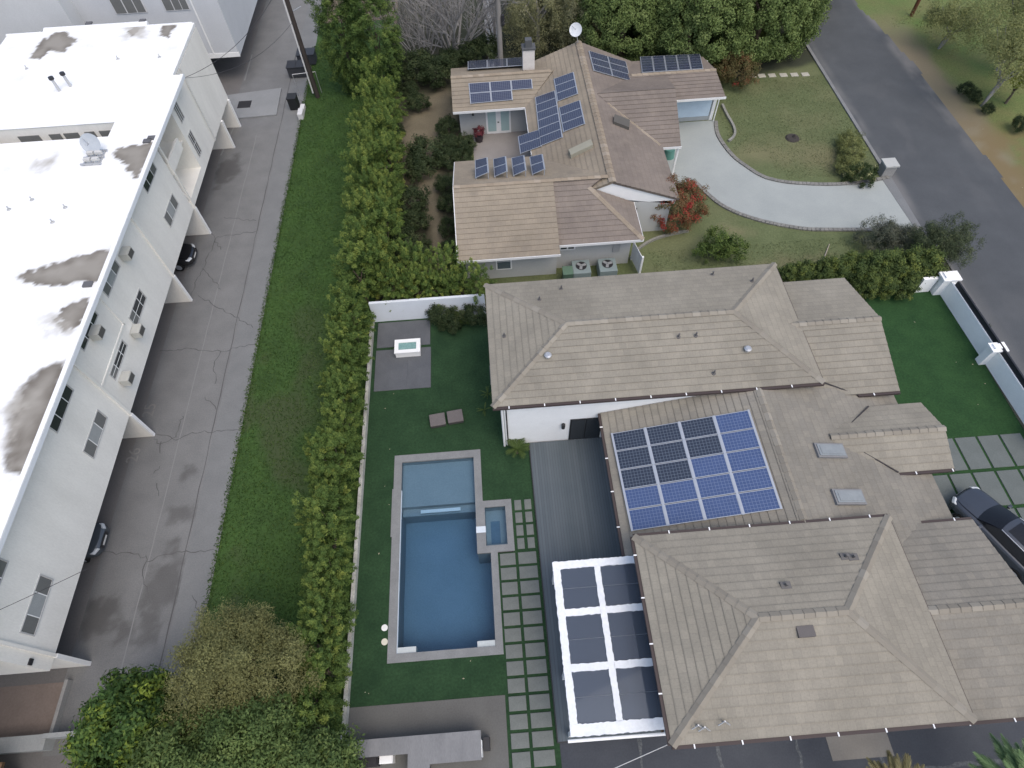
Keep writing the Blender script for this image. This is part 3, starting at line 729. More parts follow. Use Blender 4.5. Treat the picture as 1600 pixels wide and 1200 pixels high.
# skylights, vents and pipes on the roofs
SKYG = surf('skylight_dome', (.25, .27, .27), (.20, .22, .225), 1.2, 8, .06, .25, spec=.5)
for Q in (((1268, 694), (1318, 693), (1328, 714), (1275, 716)), ((1293, 766), (1350, 765), (1359, 787), (1302, 789))):
    nrm = Vector(((zm-ze)/(me_-mr), 0, 1)).normalized()
    P = [hit(*q, Vector((mr, 10, zm+.1)), nrm) for q in Q]; c = sum(P, Vector())/4
    ux = Vector((1, 0, -(zm-ze)/(me_-mr))).normalized(); uy = Vector((0, 1, 0)); hw, hd = .76, .37
    b = MB(); b.obox(c-nrm*.04, ux*hw, uy*hd, nrm*.10); s = b.build('skylight', plain('skylight_curb', (.20, .20, .20), .5), r_mid)
    b = MB(); b.obox(c+nrm*.075, ux*(hw-.08), uy*(hd-.08), nrm*.02); b.obox(c+nrm*.10, ux*(hw-.2), uy*(hd-.16), nrm*.012); o = b.build('skylight_pane', SKYG, r_mid)
def roofz(x, y, faces):
    best = -1
    for f in faces:
        n = (Vector(f[1])-Vector(f[0])).cross(Vector(f[2])-Vector(f[0])); z = f[0][2]-(n.x*(x-f[0][0])+n.y*(y-f[0][1]))/n.z
        best = z if best < 0 else min(best, z)
    return best
GALV = plain('galvanised', (.48, .49, .50), .35, metal=.5); LEAD = plain('lead_pipe', (.13, .125, .12), .7); LOUV = plain('vent_louvre', (.12, .11, .105), .7)
b = MB(); b2 = MB()
for px, py, k in ((856, 558, 1), (1167, 548, 1), (1060, 527, 0), (1087, 525, 0), (1115, 584, 0), (788, 526, 0), (1113, 430, 0), (1175, 440, 0), (843, 469, 0), (877, 452, 0)):
    z = 5.0
    for _ in range(5): q = at(px, py, z); z = roofz(q.x, q.y, NW)
    b = MB()
    if k: b.cyl((q.x, q.y), .11, z, z+.22, 14); b.cyl((q.x, q.y), .19, z+.2, z+.27, 16, .12); b.build('turbine_vent', GALV, r_nw)
    else: b.cyl((q.x, q.y), .045, z, z+.3, 8); b.cyl((q.x, q.y), .11, z, z+.05, 8); b.build('vent_pipe', LEAD, r_nw)
b = MB(); b2 = MB(); b3 = MB()
for px, py, k in ((1227, 915, 0), (1320, 870, 2), (1332, 871, 2), (1258, 987, 1), (1088, 1134, 3), (1098, 1137, 3), (1129, 1128, 3)):
    z = 5.0
    for _ in range(5): q = at(px, py, z); z = roofz(q.x, q.y, SW)
    b = MB(); b2 = MB(); b3 = MB()
    if k == 1: b.box(q.x-.32, q.x+.32, q.y-.2, q.y+.2, z-.05, z+.11)
    elif k == 3: b3.tube([(q.x-.2, q.y-.1, z+.1), (q.x, q.y, z+.32), (q.x+.22, q.y-.12, z+.1)], .025, 5); b3.tube([(q.x, q.y, z), (q.x, q.y, z+.35)], .03, 6)
    else: b2.cyl((q.x, q.y), .06, z, z+.28, 8); b2.box(q.x-.2, q.x+.2, q.y-.14, q.y+.14, z-.03, z+.08)
    if b.v: b.build('vent_box', LOUV, r_sw)
    if b2.v: b2.build('vent_pipe', LEAD, r_sw)
    if b3.v: b3.build('flood_lamp', GALV, r_sw)
# pool-side wall: double door, lamp, downpipe
b = MB(); d0, d1 = 3.42, 5.0; b.box(d0-.06, d1+.06, 15.205, 15.249, .1, 2.32); dr = b.build('door', plain('black_door_frame', (.018, .02, .022), .5), house)
b = MB(); b.box(d0+.02, (d0+d1)/2-.03, 15.19, 15.204, .16, 2.26); b.box((d0+d1)/2+.03, d1-.02, 15.19, 15.204, .16, 2.26); b.build('door_glass', plain('black_door_glass', (.03, .035, .04), .1, spec=.5), dr)
b = MB(); q = (3.0, 15.16); b.cyl(q, .1, 1.62, 1.98, 10); b.box(2.96, 3.04, 15.16, 15.25, 1.75, 1.83); b.build('wall_lamp', DARKMETAL, house)
b = MB(); b.tube([(-.17, 15.16, 4.2), (-.17, 15.16, .05)], .06, 8); b.tube([(-.03, 15.2, 4.1), (-.03, 15.2, .05)], .035, 6); b.build('downpipe', TRIM, house)
b = MB(); b.tube([(.04, 15.19, 4.25), (.04, 15.19, .02)], .035, 6); b.build('conduit', DARKMETAL, house)
# a white strip of wall where the middle roof meets the north wing is the wing's own wall

# pergola of white beams over the deck
pg = thing('pergola', 'white pergola with six dark glass panels over the deck', 'pergola', (3.4, 4.4, 0))
ZP = 3.0; b = MB(); bw = .30
px0, px1, py0, py1 = 1.58, 5.24, .97, 7.73
lines_x = [px0, px0+(px1-px0)*.50]
ys = [py0, py0+(py1-py0)*.335, py0+(py1-py0)*.655, py1-.33]
def rough_beam(b, x0, x1, y0, y1, z0, z1, rnd, along):
    """hand-coated beam with a slightly ragged edge"""
    n = max(4, int(((x1-x0) if along == 'x' else (y1-y0))/.10)); lo, hi = [], []
    for k in range(n+1):
        t = k/n; j0, j1 = rnd.uniform(-.018, .018), rnd.uniform(-.018, .018)
        if along == 'x': lo.append((x0+(x1-x0)*t, y0+j0)); hi.append((x0+(x1-x0)*t, y1+j1))
        else: lo.append((x1+j0, y0+(y1-y0)*t)); hi.append((x0+j1, y0+(y1-y0)*t))
    b.prism(lo+hi[::-1], z0, z1)
rough_beam(b, px0, px0+bw+.02, py0+.42, py1-.331, ZP-.13, ZP, rnd, 'y')
rough_beam(b, lines_x[1], lines_x[1]+.26, py0+.42, py1-.331, ZP-.13, ZP-.004, rnd, 'y')
rough_beam(b, px0, px1, py0, py0+.42, ZP-.13, ZP+.003, rnd, 'x')
for y in ys[1:3]:
    rough_beam(b, px0+bw+.021, lines_x[1], y, y+.29, ZP-.13, ZP-.002, rnd, 'x'); rough_beam(b, lines_x[1]+.261, px1, y, y+.29, ZP-.13, ZP-.002, rnd, 'x')
rough_beam(b, px0, px1, py1-.33, py1, ZP-.13, ZP+.002, rnd, 'x')
b.build('beam', surf('white_beam_coating', (.76, .78, .79), (.66, .69, .71), 1.5, 7, .08, .7), pg)
PANE = glassy('tinted_pergola_glass', (.60, .65, .74), 1.5, .03, extra=((.15, .18, .225), .34))
for xa, xb in ((px0+bw-.02, lines_x[1]+.02), (lines_x[1]+.24, px1-.02)):
    for ya, yb_ in ((ys[0]+.4, ys[1]+.02), (ys[1]+.27, ys[2]+.02), (ys[2]+.27, ys[3]+.02)):
        b = MB(); b.box(xa, xb, ya, yb_, ZP-.075, ZP-.06); p_ = b.build('glass_pane', PANE, pg)
        b = MB(); ym2 = (ya+yb_)/2; b.box(xa, xb, ym2-.012, ym2+.012, ZP-.055, ZP-.045); b.build('joint_bar', plain('grey_bar', (.12, .14, .165), .5), p_)
for x, y in ((px0+.15, py0+.2), (px0+.15, ys[1]+.15), (px0+.15, py1-.17), ):
    b = MB(); b.box(x-.09, x+.09, y-.09, y+.09, .1, ZP-.131); b.build('post', TRIM, pg)
b = MB(); b.tube([(px0-.12, py0-.12, ZP-.12), (px1+.05, py0-.14, ZP-.14)], .06, 8); b.build('gutter', TRIM, pg)
# things under the glass
for x, y, l in ((3.95, 6.5, 'dark round bar stool under the northern glass panel of the pergola'), (4.1, 2.6, 'dark round bar stool under the southern glass panel of the pergola')):
    st = thing('stool', l, 'stool', (x, y, .1)); b = MB(); b.cyl((x, y), .36, .52, .6, 20); b.build('seat', DARKMETAL, st)
    b = MB(); b.cyl((x, y), .05, .13, .52, 8); b.cyl((x, y), .25, .1, .13, 16); b.build('pedestal', DARKMETAL, st)
bn = thing('bench', 'dark narrow bench under the glass against the house wall', 'bench', (4.95, 4.2, .1))
b = MB(); b.box(4.75, 5.05, 3.4, 5.2, .45, .52); b.build('seat', DARKMETAL, bn); b = MB(); b.box(5.06, 5.12, 3.4, 5.2, .45, .95); b.build('backrest', DARKMETAL, bn)
for y in (3.5, 5.0): b = MB(); b.box(4.8, 5.05, y, y+.1, .1, .449); b.build('leg', DARKMETAL, bn)
b = MB(); b.box(5.7, 5.745, 1.4, 7.3, .2, 2.4); b.build('sliding_door', plain('bronze_sliding_door', (.05, .04, .045), .2, spec=.5), house)

# ------------------------------------------------------------------ solar arrays
def bil(Q, s, t): return Q[0]*(1-s)*(1-t)+Q[1]*s*(1-t)+Q[2]*s*t+Q[3]*(1-s)*t
def array(label, Q, nc, nr, mats, lift=.12, skip=(), gapu=.06, gapv=.03, legs=None, railmat=None):
    """Q: corners (top-left, top-right, bottom-right, bottom-left) on the roof plane; each panel its own part"""
    Q = [Vector(q) for q in Q]; n = (Q[1]-Q[0]).cross(Q[3]-Q[0]).normalized()
    if n.z < 0: n = -n
    c = sum(Q, Vector())/4; root = thing('solar_array', label, 'solar array', (c.x, c.y, c.z), group=None)
    Q = [q+n*lift for q in Q]
    W_, H_ = ((Q[1]-Q[0]).length+(Q[2]-Q[3]).length)/2/nc, ((Q[3]-Q[0]).length+(Q[2]-Q[1]).length)/2/nr
    gu, gv = gapu/W_/2, gapv/H_/2
    for i in range(nc):
        for j in range(nr):
            if (i, j) in skip: continue
            s0, s1, t0, t1 = (i+gu)/nc, (i+1-gu)/nc, (j+gv)/nr, (j+1-gv)/nr
            q = [bil(Q, s0, t0), bil(Q, s1, t0), bil(Q, s1, t1), bil(Q, s0, t1)]
            fr = MB(); b = MB()
            e = .028
            eu, ev = e/W_, e/H_
            k = [bil(q, eu, ev), bil(q, 1-eu, ev), bil(q, 1-eu, 1-ev), bil(q, eu, 1-ev)]
            for a in range(4):
                d = (a+1) % 4; fr.poly([q[a]+n*.004, q[d]+n*.004, k[d]+n*.004, k[a]+n*.004]); fr.poly([q[a]-n*.04, q[d]-n*.04, q[d]+n*.004, q[a]+n*.004])
            fr.poly([p-n*.04 for p in reversed(q)])
            p_ = None
            b.poly(k, uv=[(0, 1), (1, 1), (1, 0), (0, 0)])
            p_ = b.build('panel', mats(i, j), root); fr.build('frame', ALU, p_)
    b = MB()
    for i in range(nc+1):
        s = min(max(i/nc, .004), .996); t0, t1 = 0, 1
        present = [j for j in range(nr) if (i, j) not in skip and i < nc or (i-1, j) not in skip and i > 0]
        if not present: continue
        a, d = bil(Q, s, min(present)/nr)-n*.045, bil(Q, s, (max(present)+1)/nr)-n*.045
        dd = (d-a); L = dd.length; dd.normalize(); sd_ = dd.cross(n)
        MB().obox((a+d)/2+n*(.04 if railmat else 0), dd*(L/2), sd_*(.05 if railmat else .02), n*.02).build('rail', railmat or ALU, root)
    if legs:
        b = MB()
        for s, t, z in legs: p = bil(Q, s, t)-n*.04; b.tube([p, (p.x, p.y, z)], .03, 6)
        b.build('tilt_leg', ALU, root)
    return root
def onroof(pts, f):
    f = [Vector(p) for p in f]; n = (f[1]-f[0]).cross(f[2]-f[0]); return [hit(*p, f[0]+n.normalized()*(.12 if n.z > 0 else -.12), n) for p in pts]
DKSET = {(0, 0), (1, 0), (2, 0), (0, 1), (1, 1), (2, 1), (0, 2), (1, 2)}
q = onroof([(955, 677), (1170, 640), (1222, 795), (987, 830)], MIDW)
array('large array of twenty blue and charcoal solar panels on the main house', q, 4, 5, lambda i, j: CELL_DK if (i, j) in DKSET else CELL_BL, lift=.0, gapu=.10, gapv=.035, railmat=ALU)

# ------------------------------------------------------------------ neighbour's house
T2 = tilemat('sandy_roof_tile', (.268, .230, .175), (.248, .213, .164), patch=(.185, .16, .13), patch_amt=.6, mortar=.75, butt_shade=.12)
T2M = tilemat('mauve_roof_tile', (.202, .172, .146), (.180, .154, .133), patch=(.26, .22, .18), patch_amt=.35, mortar=.65, butt_shade=.15)
T2CAP = tonemat('sandy_ridge_tile', [(0, (.22, .18, .135)), (.5, (.268, .225, .17)), (1, (.31, .265, .21))], .85)
WALL2 = surf('pale_grey_stucco', (.46, .47, .46), (.42, .43, .42), .8, 16, .06, .9)
h2 = thing('neighbour_house', 'neighbour house with sandy and mauve tiled roofs covered in solar panels', 'house', (6, 37, 0))
ZE = 2.75
def w2(*a): return wallbox(h2, *a, mat=WALL2)
w2(-1.85, 4.3, 43.1, 47.4, 0, 2.62); w2(-1.85, 4.05, 27.6, 35.6, 0, 2.62); w2(4.06, 8.9, 28.1, 31.2, 0, 2.62); w2(4.4, 11.9, 31.0, 46.9, 0, 2.62); w2(11.9, 18.3, 43.05, 46.9, 0, 2.62)
A_ = [[(-2.22, 26.65, ZE), (4.12, 26.65, ZE), (4.12, 31.42, 4.52), (-2.22, 31.42, 4.52)], [(4.12, 36.2, ZE), (-2.22, 36.2, ZE), (-2.22, 31.42, 4.52), (4.12, 31.42, 4.52)]]
A_N = [(3.2, 36.2, ZE), (-2.22, 36.2, ZE), (-2.22, 31.42, 4.52), (7.8, 31.42, 4.52)]
ra = roof_section(h2, [A_[0], A_N], T2, course=.36) if False else roof_section(h2, [A_[0], A_N], T2)
caps(h2, [((-2.22, 31.42, 4.52), (7.6, 31.42, 4.52))], T2CAP, rnd)
XR, ZRM = 7.85, 4.5
MW = [(3.22, 47.45, ZE), (3.22, 31.0, ZE), (XR, 30.85, ZRM), (XR, 47.45, ZRM)]
MW = [(3.22, 47.45, ZE), (3.22, 36.3, ZE), (6.6, 30.85, ZRM-(XR-6.6)*.378), (XR, 30.85, ZRM), (XR, 47.45, ZRM)]
ME = [(12.45, 30.85, ZE), (12.45, 47.0, ZE), (XR, 47.45, ZRM), (XR, 30.85, ZRM)]
r_mw = roof_section(h2, [MW], T2); r_me = roof_section(h2, [ME], T2M)
caps(h2, [((XR, 30.85, ZRM), (XR, 47.45, ZRM))], T2CAP, rnd, w_=.24)
NWF = [[(-2.25, 42.05, ZE), (3.3, 42.05, ZE), (5.6, 44.95, 3.78), (-2.25, 44.95, 3.78)], [(5.6, 47.9, ZE), (-2.3, 47.9, ZE), (-2.25, 44.95, 3.78), (5.6, 44.95, 3.78)]]
r_nw2 = roof_section(h2, NWF, T2); caps(h2, [((-2.25, 44.95, 3.78), (5.4, 44.95, 3.78))], T2CAP, rnd)
GAR = [[(11.4, 41.65, ZE), (18.35, 41.65, ZE), (18.15, 44.4, 3.3), (11.4, 44.4, 3.3)], [(17.95, 47.2, ZE), (11.4, 47.2, ZE), (11.4, 44.4, 3.3), (18.15, 44.4, 3.3)]]
r_g = roof_section(h2, GAR, T2M); caps(h2, [((11.6, 44.4, 3.3), (18.15, 44.4, 3.3))], T2CAP, rnd)
POR = [[(12.3, 36.2, ZE), (13.75, 36.2, ZE), (14.0, 40.6, 4.36), (8.3, 40.6, 4.36)], [(14.3, 44.1, 3.2), (11.2, 44.1, 3.2), (8.3, 40.6, 4.36), (14.0, 40.6, 4.36)]]
r_p = roof_section(h2, POR, T2M)
BF = [[(4.125, 27.4, ZE), (9.42, 27.4, ZE), (6.4, 30.84, 4.205), (7.3, 31.42, 4.45), (4.125, 31.42, 4.45)], [(9.42, 27.4, ZE), (9.42, 30.84, ZE), (6.4, 30.84, 4.205)]]
r_b = roof_section(h2, BF, T2M); caps(h2, [((9.42, 27.4, ZE), (6.4, 30.84, 4.205))], T2CAP, rnd, h=.05)
caps(h2, [((9.0, 39.78, 4.08), (12.3, 36.4, 2.85))], T2CAP, rnd, w_=.1, h=.03)
b = MB()      # white gable wall and rakes at the south end of the main ridge
b.poly([(6.8, 30.93, 3.3), (12.2, 30.93, 2.3), (12.3, 30.93, 2.72), (XR, 30.93, ZRM-.1), (6.5, 30.93, 3.9)])
b.build('gable_wall', TRIM, h2); w2(8.95, 12.0, 30.93, 30.99, 0, 2.61)
FASC = plain('white_fascia', (.72, .73, .72), .6)
def fascia(edges, w_=.05, drop=.17): return gutter(h2, edges, FASC, w_, drop, straps=False)
fascia([((-2.22, 26.65, ZE), (4.14, 26.65, ZE)), ((4.125, 27.4, ZE), (9.42, 27.4, ZE)), ((9.42, 27.4, ZE), (9.42, 30.84, ZE)), ((-2.25, 42.05, ZE), (3.3, 42.05, ZE)), ((3.22, 42.0, ZE), (3.22, 36.4, ZE)), ((11.4, 41.65, ZE), (18.4, 41.65, ZE)), ((12.3, 36.2, ZE), (13.8, 36.2, ZE)), ((-2.22, 31.42, 4.52), (-2.22, 26.65, ZE)), ((-2.22, 36.2, ZE), (-2.22, 31.42, 4.52))])
# garage door, porch post, french doors, windows
b = MB(); b.box(14.0, 17.95, 42.95, 43.0, .35, 2.5); b.build('garage_door', plain('pale_blue_garage_door', (.50, .62, .72), .5), h2)
b = MB(); b.box(13.9, 18.1, 42.94, 42.999, 0, .33); b.build('garage_sill', plain('grey_door_base', (.34, .37, .38), .7), h2)
b = MB(); b.box(18.05, 18.3, 42.9, 43.04, 0, 2.6); b.box(18.31, 18.37, 42.6, 42.68, 0, 2.55); b.build('corner_trim', TRIM, h2)
b = MB(); b.box(13.6, 13.72, 36.35, 36.47, 0, 2.6); b.build('porch_post', TRIM, h2)
b = MB(); b.box(.2, 2.15, 43.03, 43.095, 0, 2.2); fd = b.build('french_door', TRIM, h2)
b = MB()
for x0, x1 in ((.34, .98), (1.37, 2.01)): b.box(x0, x1, 43.01, 43.028, .25, 2.08)
b.build('door_glass', plain('pale_teal_glass', (.36, .50, .50), .15, spec=.5), fd)
b = MB(); b.box(1.1, 1.22, 42.97, 43.028, 1.0, 1.06); b.build('door_handle', DARKMETAL, fd)
b = MB(); b.box(-.85, -.7, 42.95, 43.09, 1.75, 2.1); b.build('wall_lamp', DARKMETAL, h2)
def win2(x0, x1, y, z0, z1, mull=True, mat=DARKGLASS):
    b = MB(); b.box(x0-.09, x1+.09, y-.05, y-.001, z0-.09, z1+.09); w_ = b.build('window', TRIM, h2)
    b = MB(); c = (x0+x1)/2
    if mull: b.box(x0, c-.05, y-.06, y-.051, z0, z1); b.box(c+.05, x1, y-.06, y-.051, z0, z1)
    else: b.box(x0, x1, y-.06, y-.051, z0, (z0+z1)/2-.03); b.box(x0, x1, y-.06, y-.051, (z0+z1)/2+.03, z1)
    b.build('pane', mat, w_)
win2(.2, 1.05, 27.6, .9, 2.2, False, plain('slate_pane', (.10, .13, .15), .15, spec=.5)); win2(2.95, 3.75, 27.6, 1.75, 2.3); win2(4.35, 5.2, 28.1, 1.75, 2.3)
b = MB(); b.box(9.15, 9.75, 30.86, 30.915, 1.0, 2.2); b.build('window', DARKGLASS, h2)
b = MB(); b.box(8.901, 8.96, 29.2, 29.9, 1.0, 2.1); b.build('window', DARKGLASS, h2)
b = MB(); b.box(7.75, 8.2, 28.03, 28.095, 1.2, 1.9); b.build('meter_box', plain('meter_grey', (.33, .34, .34), .6), h2)
b = MB(); b.box(3.35, 4.25, 45.6, 46.3, 2.6, 5.1); ch = b.build('chimney', surf('white_brick', (.66, .63, .60), (.58, .55, .52), 1.5, 14, .1), h2)
b = MB(); b.box(3.28, 4.32, 45.53, 46.37, 5.1, 5.22); b.box(3.55, 4.05, 45.7, 46.2, 5.22, 5.75); b.build('chimney_cap', plain('dark_chimney_cap', (.09, .095, .10), .7), ch)
b = MB(); q = hit(907, 236, (XR, 40, ZRM), (-.378, 0, 1)); b.obox(q+Vector((0, 0, .16)), Vector((.75, .12, .26)), Vector((-.04, .30, 0)), (0, 0, .16)); b.build('roof_vent', plain('sandy_vent', (.30, .29, .23), .8), r_mw)
b = MB(); q = hit(971, 194, (XR, 40, ZRM), (.378, 0, 1)); b.obox(q+Vector((0, 0, .14)), Vector((.55, -.1, -.2)), Vector((.1, .42, 0)), (0, 0, .14)); b.build('roof_vent', plain('dark_vent', (.10, .095, .085), .8), r_me)
dz = thing('satellite_dish', 'white satellite dish standing on the far end of the neighbour house ridge', 'satellite dish', (7.75, 47.2, 4.5))
def dish(root, c, r, face, mat, pole_to):
    face = Vector(face).normalized(); a = face.orthogonal().normalized(); e = face.cross(a); b = MB()
    P = []
    for k in range(6):
        rr = r*k/5+1e-4; P.append([Vector(c)+(a*math.cos(t)+e*math.sin(t))*rr+face*(.22*r*(k/5)**2) for t in np.linspace(0, 2*math.pi, 25)])
    b.grid(P); o = b.build('reflector', mat, root, smooth=True)
    b = MB(); b.tube([Vector(c)-face*.05, pole_to], .035, 6); b.build('mast', GALV, root)
    b = MB(); b.tube([Vector(c)-e*r*.9, Vector(c)+face*r*.9], .02, 5); b.obox(Vector(c)+face*r*.9, a*.06, e*.05, face*.08); b.build('feed_arm', GALV, root)
DISHW = plain('dish_grey_white', (.60, .63, .66), .5)
dish(dz, (7.55, 47.25, 5.5), .48, (-.25, -.8, .55), DISHW, (7.78, 47.2, 4.5))
# its solar arrays
NVY = lambda i, j: CELL_NV
array('row of three solar panels in front of the bare tree, beside the chimney', onroof([(731, 98), (822, 91.5), (823, 104), (731, 110)], NWF[1]), 3, 1, NVY, lift=.12)
array('five solar panels above the french doors of the neighbour house', onroof([(732, 130), (831, 123), (834, 153), (735, 162)], NWF[0]), 3, 2, NVY, lift=0, skip=((2, 1),))
array('stack of three solar panels nearest the ridge of the neighbour house', onroof([(865, 123), (896, 112), (903, 146), (871, 158)], MW), 1, 3, NVY, lift=0)
array('tall stack of six solar panels in the middle of the sandy slope', onroof([(836, 152), (867, 141), (879, 214), (844, 228)], MW), 1, 6, NVY, lift=0)
array('stack of three solar panels below the ridge, right of the tall stack', onroof([(873, 168), (906, 156), (914, 193), (880, 206)], MW), 1, 3, NVY, lift=0)
array('pair of solar panels low on the sandy slope beside the courtyard', onroof([(809, 213), (843, 202), (846, 228), (813, 240)], MW), 1, 2, NVY, lift=0)
array('six solar panels on the mauve slope beside the satellite dish', onroof([(920, 79), (978, 96), (986, 126), (928, 110)], ME), 2, 3, NVY, lift=0)
array('row of five upright solar panels over the garage of the neighbour house', onroof([(1000, 88.5), (1094, 84), (1099, 107), (1003, 113)], GAR[1]), 5, 1, NVY, lift=0)
PA = lambda i, j: CELL_NV
for k, l in enumerate(('leftmost of four tilted solar panel pairs by the courtyard', 'second from left of four tilted solar panel pairs by the courtyard', 'third from left of four tilted solar panel pairs by the courtyard', 'rightmost of four tilted solar panel pairs by the courtyard')):
    x0 = 741.5+k*28.4; y0 = 250-k*1.7
    zt = 4.5
    P = [at(x0+.5, y0, 4.3), at(x0+19.5+k*.3, y0-4.6, 4.75), at(x0+21.5+k*1.0, y0+19.0, 4.75), at(x0+1+k*1.2, y0+28.0, 4.3)]
    array(l, P, 1, 2, PA, lift=0, legs=((.95, .97, 3.6), (.95, .03, 3.2), (.05, .97, 3.8)))
# courtyard
sheet('courtyard_paving', [(-.95, 3.6, 35.5, 43.1)], .04, surf('courtyard_concrete', (.27, .255, .24), (.23, .215, .205), .8, 12, .08, .9))
pot = thing('potted_plant', 'dark red potted shrub beside the french doors', 'potted plant', (-.45, 42.2, .04))
b = MB(); b.cyl((-.45, 42.2), .28, .05, .5, 16, .34); b.build('pot', plain('dark_pot', (.05, .04, .045), .5), pot); POTS = pot
# air conditioners, bins and gate in the side yard
ACG = plain('grey_green_condenser', (.22, .27, .27), .5); 
for (px, py), l in (((908, 414), 'left of two grey green air conditioners against the neighbour house'), ((949, 411), 'right of two grey green air conditioners, nearer the white gate')):
    q = at(px, py, .95); ac = thing('air_conditioner', l, 'air conditioner', (q.x, q.y-.1, 0)); s = .58
    b = MB(); b.box(q.x-s, q.x+s, q.y-.1-s, q.y-.1+s, .05, .92); b.build('housing', ACG, ac, bevel=.04)
    b = MB(); b.cyl((q.x, q.y-.05), .36, .925, .94, 24); fo = b.build('fan_opening', DARKMETAL, ac)
    b = MB()
    for t in (.3, 2.4, 4.5): b.obox((q.x+.17*math.cos(t), q.y-.05+.17*math.sin(t), .952), (.15*math.cos(t), .15*math.sin(t), 0), (-.09*math.sin(t), .09*math.cos(t), 0), (0, 0, .006))
    b.build('fan_blade', GALV, fo)
q = at(887, 424, .9); bn = thing('wheelie_bin', 'green wheelie bin left of the air conditioners', 'bin', (q.x, q.y, 0))
b = MB(); b.prism([(q.x-.3, q.y-.35), (q.x+.3, q.y-.35), (q.x+.3, q.y+.35), (q.x-.3, q.y+.35)], .05, .95); b.build('bin_body', plain('bin_green', (.09, .15, .11), .5), bn)
b = MB(); b.box(q.x-.33, q.x+.33, q.y-.38, q.y+.36, .955, 1.02); b.build('lid', plain('bin_lid_green', (.11, .18, .13), .5), bn)
gt = thing('yard_gate', 'white slatted yard gate at the right end of the air conditioners', 'gate', (9.3, 27.7, 0)); b = MB(); b2 = MB()
for y in (28.4, 26.9): b.box(9.15+(.25 if y < 27 else 0), 9.27+(.25 if y < 27 else 0), y-.06, y+.06, 0, 1.75)
b.build('post', TRIM, gt)
for k in range(14):
    t = k/13; b2.box(9.19+.25*t, 9.23+.25*t, 28.3-1.32*t-.045, 28.3-1.32*t+.045, .1, 1.6)
b2.build('slats', FASC, gt)
tag(MB().cyl((13.9, 38.7), .45, .0, .75, 20, .38).build('garden_tub', plain('teal_tub', (.10, .24, .20), .5)), 'teal green tub standing under the porch roof beside the drive', 'tub')
q = at(1238, 216); b = MB(); b.cyl((q.x, q.y), .55, .0, .10, 18, .45); b.cyl((q.x+.15, q.y), .2, .1, .3, 10, .05); tag(b.build('tree_stump', plain('old_stump', (.05, .045, .04), .9)), 'low dark stump in the middle of the neighbour front lawn', 'stump')
STN = [slab_proto(.62, .50, surf('pale_flagstone', (.42, .40, .34), (.34, .33, .28), 2, 12, .1), 'stepping_stone', 'pale square stepping stone crossing the far end of the front lawn', 'stepping stones to the street')]
ss = []
for px in (1175, 1190, 1206, 1224, 1241, 1258): q = at(px, 119-(px-1175)*.03); place(STN[0], q.x, q.y, ss)
b = MB(); P = smooth([at(*p) for p in ((1128, 165), (1135, 180), (1146, 200), (1147, 213), (1138, 222))], 4)
for k in range(len(P)-1): d = (P[k+1]-P[k]); c = (P[k+1]+P[k])/2; L = d.length/2; d.normalize(); b.obox((c.x, c.y, .08), (d.x*L, d.y*L, 0), (-d.y*.09, d.x*.09, 0), (0, 0, .1))
P = smooth([at(*p) for p in ((985, 405), (1000, 388), (1020, 376), (1045, 368), (1075, 362))], 5)
for k in range(len(P)-1): d = (P[k+1]-P[k]); c = (P[k+1]+P[k])/2; L = d.length/2; d.normalize(); b.obox((c.x, c.y, .08), (d.x*L*1.05, d.y*L*1.05, 0), (-d.y*.08, d.x*.08, 0), (0, 0, .09))
b.build('bed_edging', surf('edging_concrete', (.27, .27, .24), (.19, .19, .17), 2, 12, .2))['kind'] = 'structure'
q = at(1293, 395); b = MB(); b.tube([(q.x-.5, q.y-.6, .06), (q.x+.35, q.y+.7, .08)], [.05, .03], 6); tag(b.build('fallen_branch', plain('pale_wood', (.35, .31, .25), .9)), 'pale fallen branch lying on the lower front lawn', 'branch')
q = at(1387, 262, .5); mp_ = thing('driveway_pillar', 'pale stone pillar at the street corner of the curved driveway', 'pillar', (q.x, q.y, 0))
b = MB(); b.box(q.x-.42, q.x+.42, q.y-.4, q.y+.4, 0, .85); b.build('shaft', CONC, mp_); b = MB(); b.box(q.x-.5, q.x+.5, q.y-.48, q.y+.48, .851, .97); b.build('cap', plain('pale_cap', (.42, .43, .41), .9), mp_)

# ------------------------------------------------------------------ front wall along the street
fw = thing('boundary_wall', 'white street wall with black panel on top and square pillars', 'wall', (28.1, 15, 0))
def wx(y): return 28.0+(23.8-y)*.036
b = MB(); b.prism([(wx(2), 2), (wx(2)+.2, 2), (wx(23.9)+.2, 23.9), (wx(23.9), 23.9)], -.05, 1.22); b.build('wall_body', plain('wall_white', (.88, .90, .90), .85, var=.05), fw)
b = MB(); b.prism([(wx(2)+.07, 2), (wx(2)+.17, 2), (wx(23.2)+.17, 23.2), (wx(23.2)+.07, 23.2)], 1.221, 1.56); b.build('top_panel', plain('black_panel', (.018, .02, .026), .5), fw)
PW = plain('pillar_white', (.86, .87, .87), .8, var=.04)
for y, s_ in ((23.75, .46), (18.3, .36), (12.9, .36)):
    x = wx(y)-.02
    b = MB(); b.box(x-s_, x+s_, y-s_*.6, y+s_*.6, -.03, 1.34); p_ = b.build('pillar', PW, fw)
    b = MB(); b.box(x-s_-.10, x+s_+.10, y-s_*.6-.10, y+s_*.6+.10, 1.341, 1.46); b.box(x-s_+.05, x+s_-.05, y-s_*.6+.05, y+s_*.6-.05, 1.46, 1.56); b.build('cap', PW, p_)
b = MB(); b.box(26.5, 27.4, 23.8, 24.0, -.03, 1.2); b.build('return_wall', PW, fw)
b = MB(); b.box(19.9, 26.4, 24.6, 24.72, 0, .45); tag(b.build('garden_wall', CONC), 'low concrete wall at the foot of the hedge behind the front turf', 'wall')
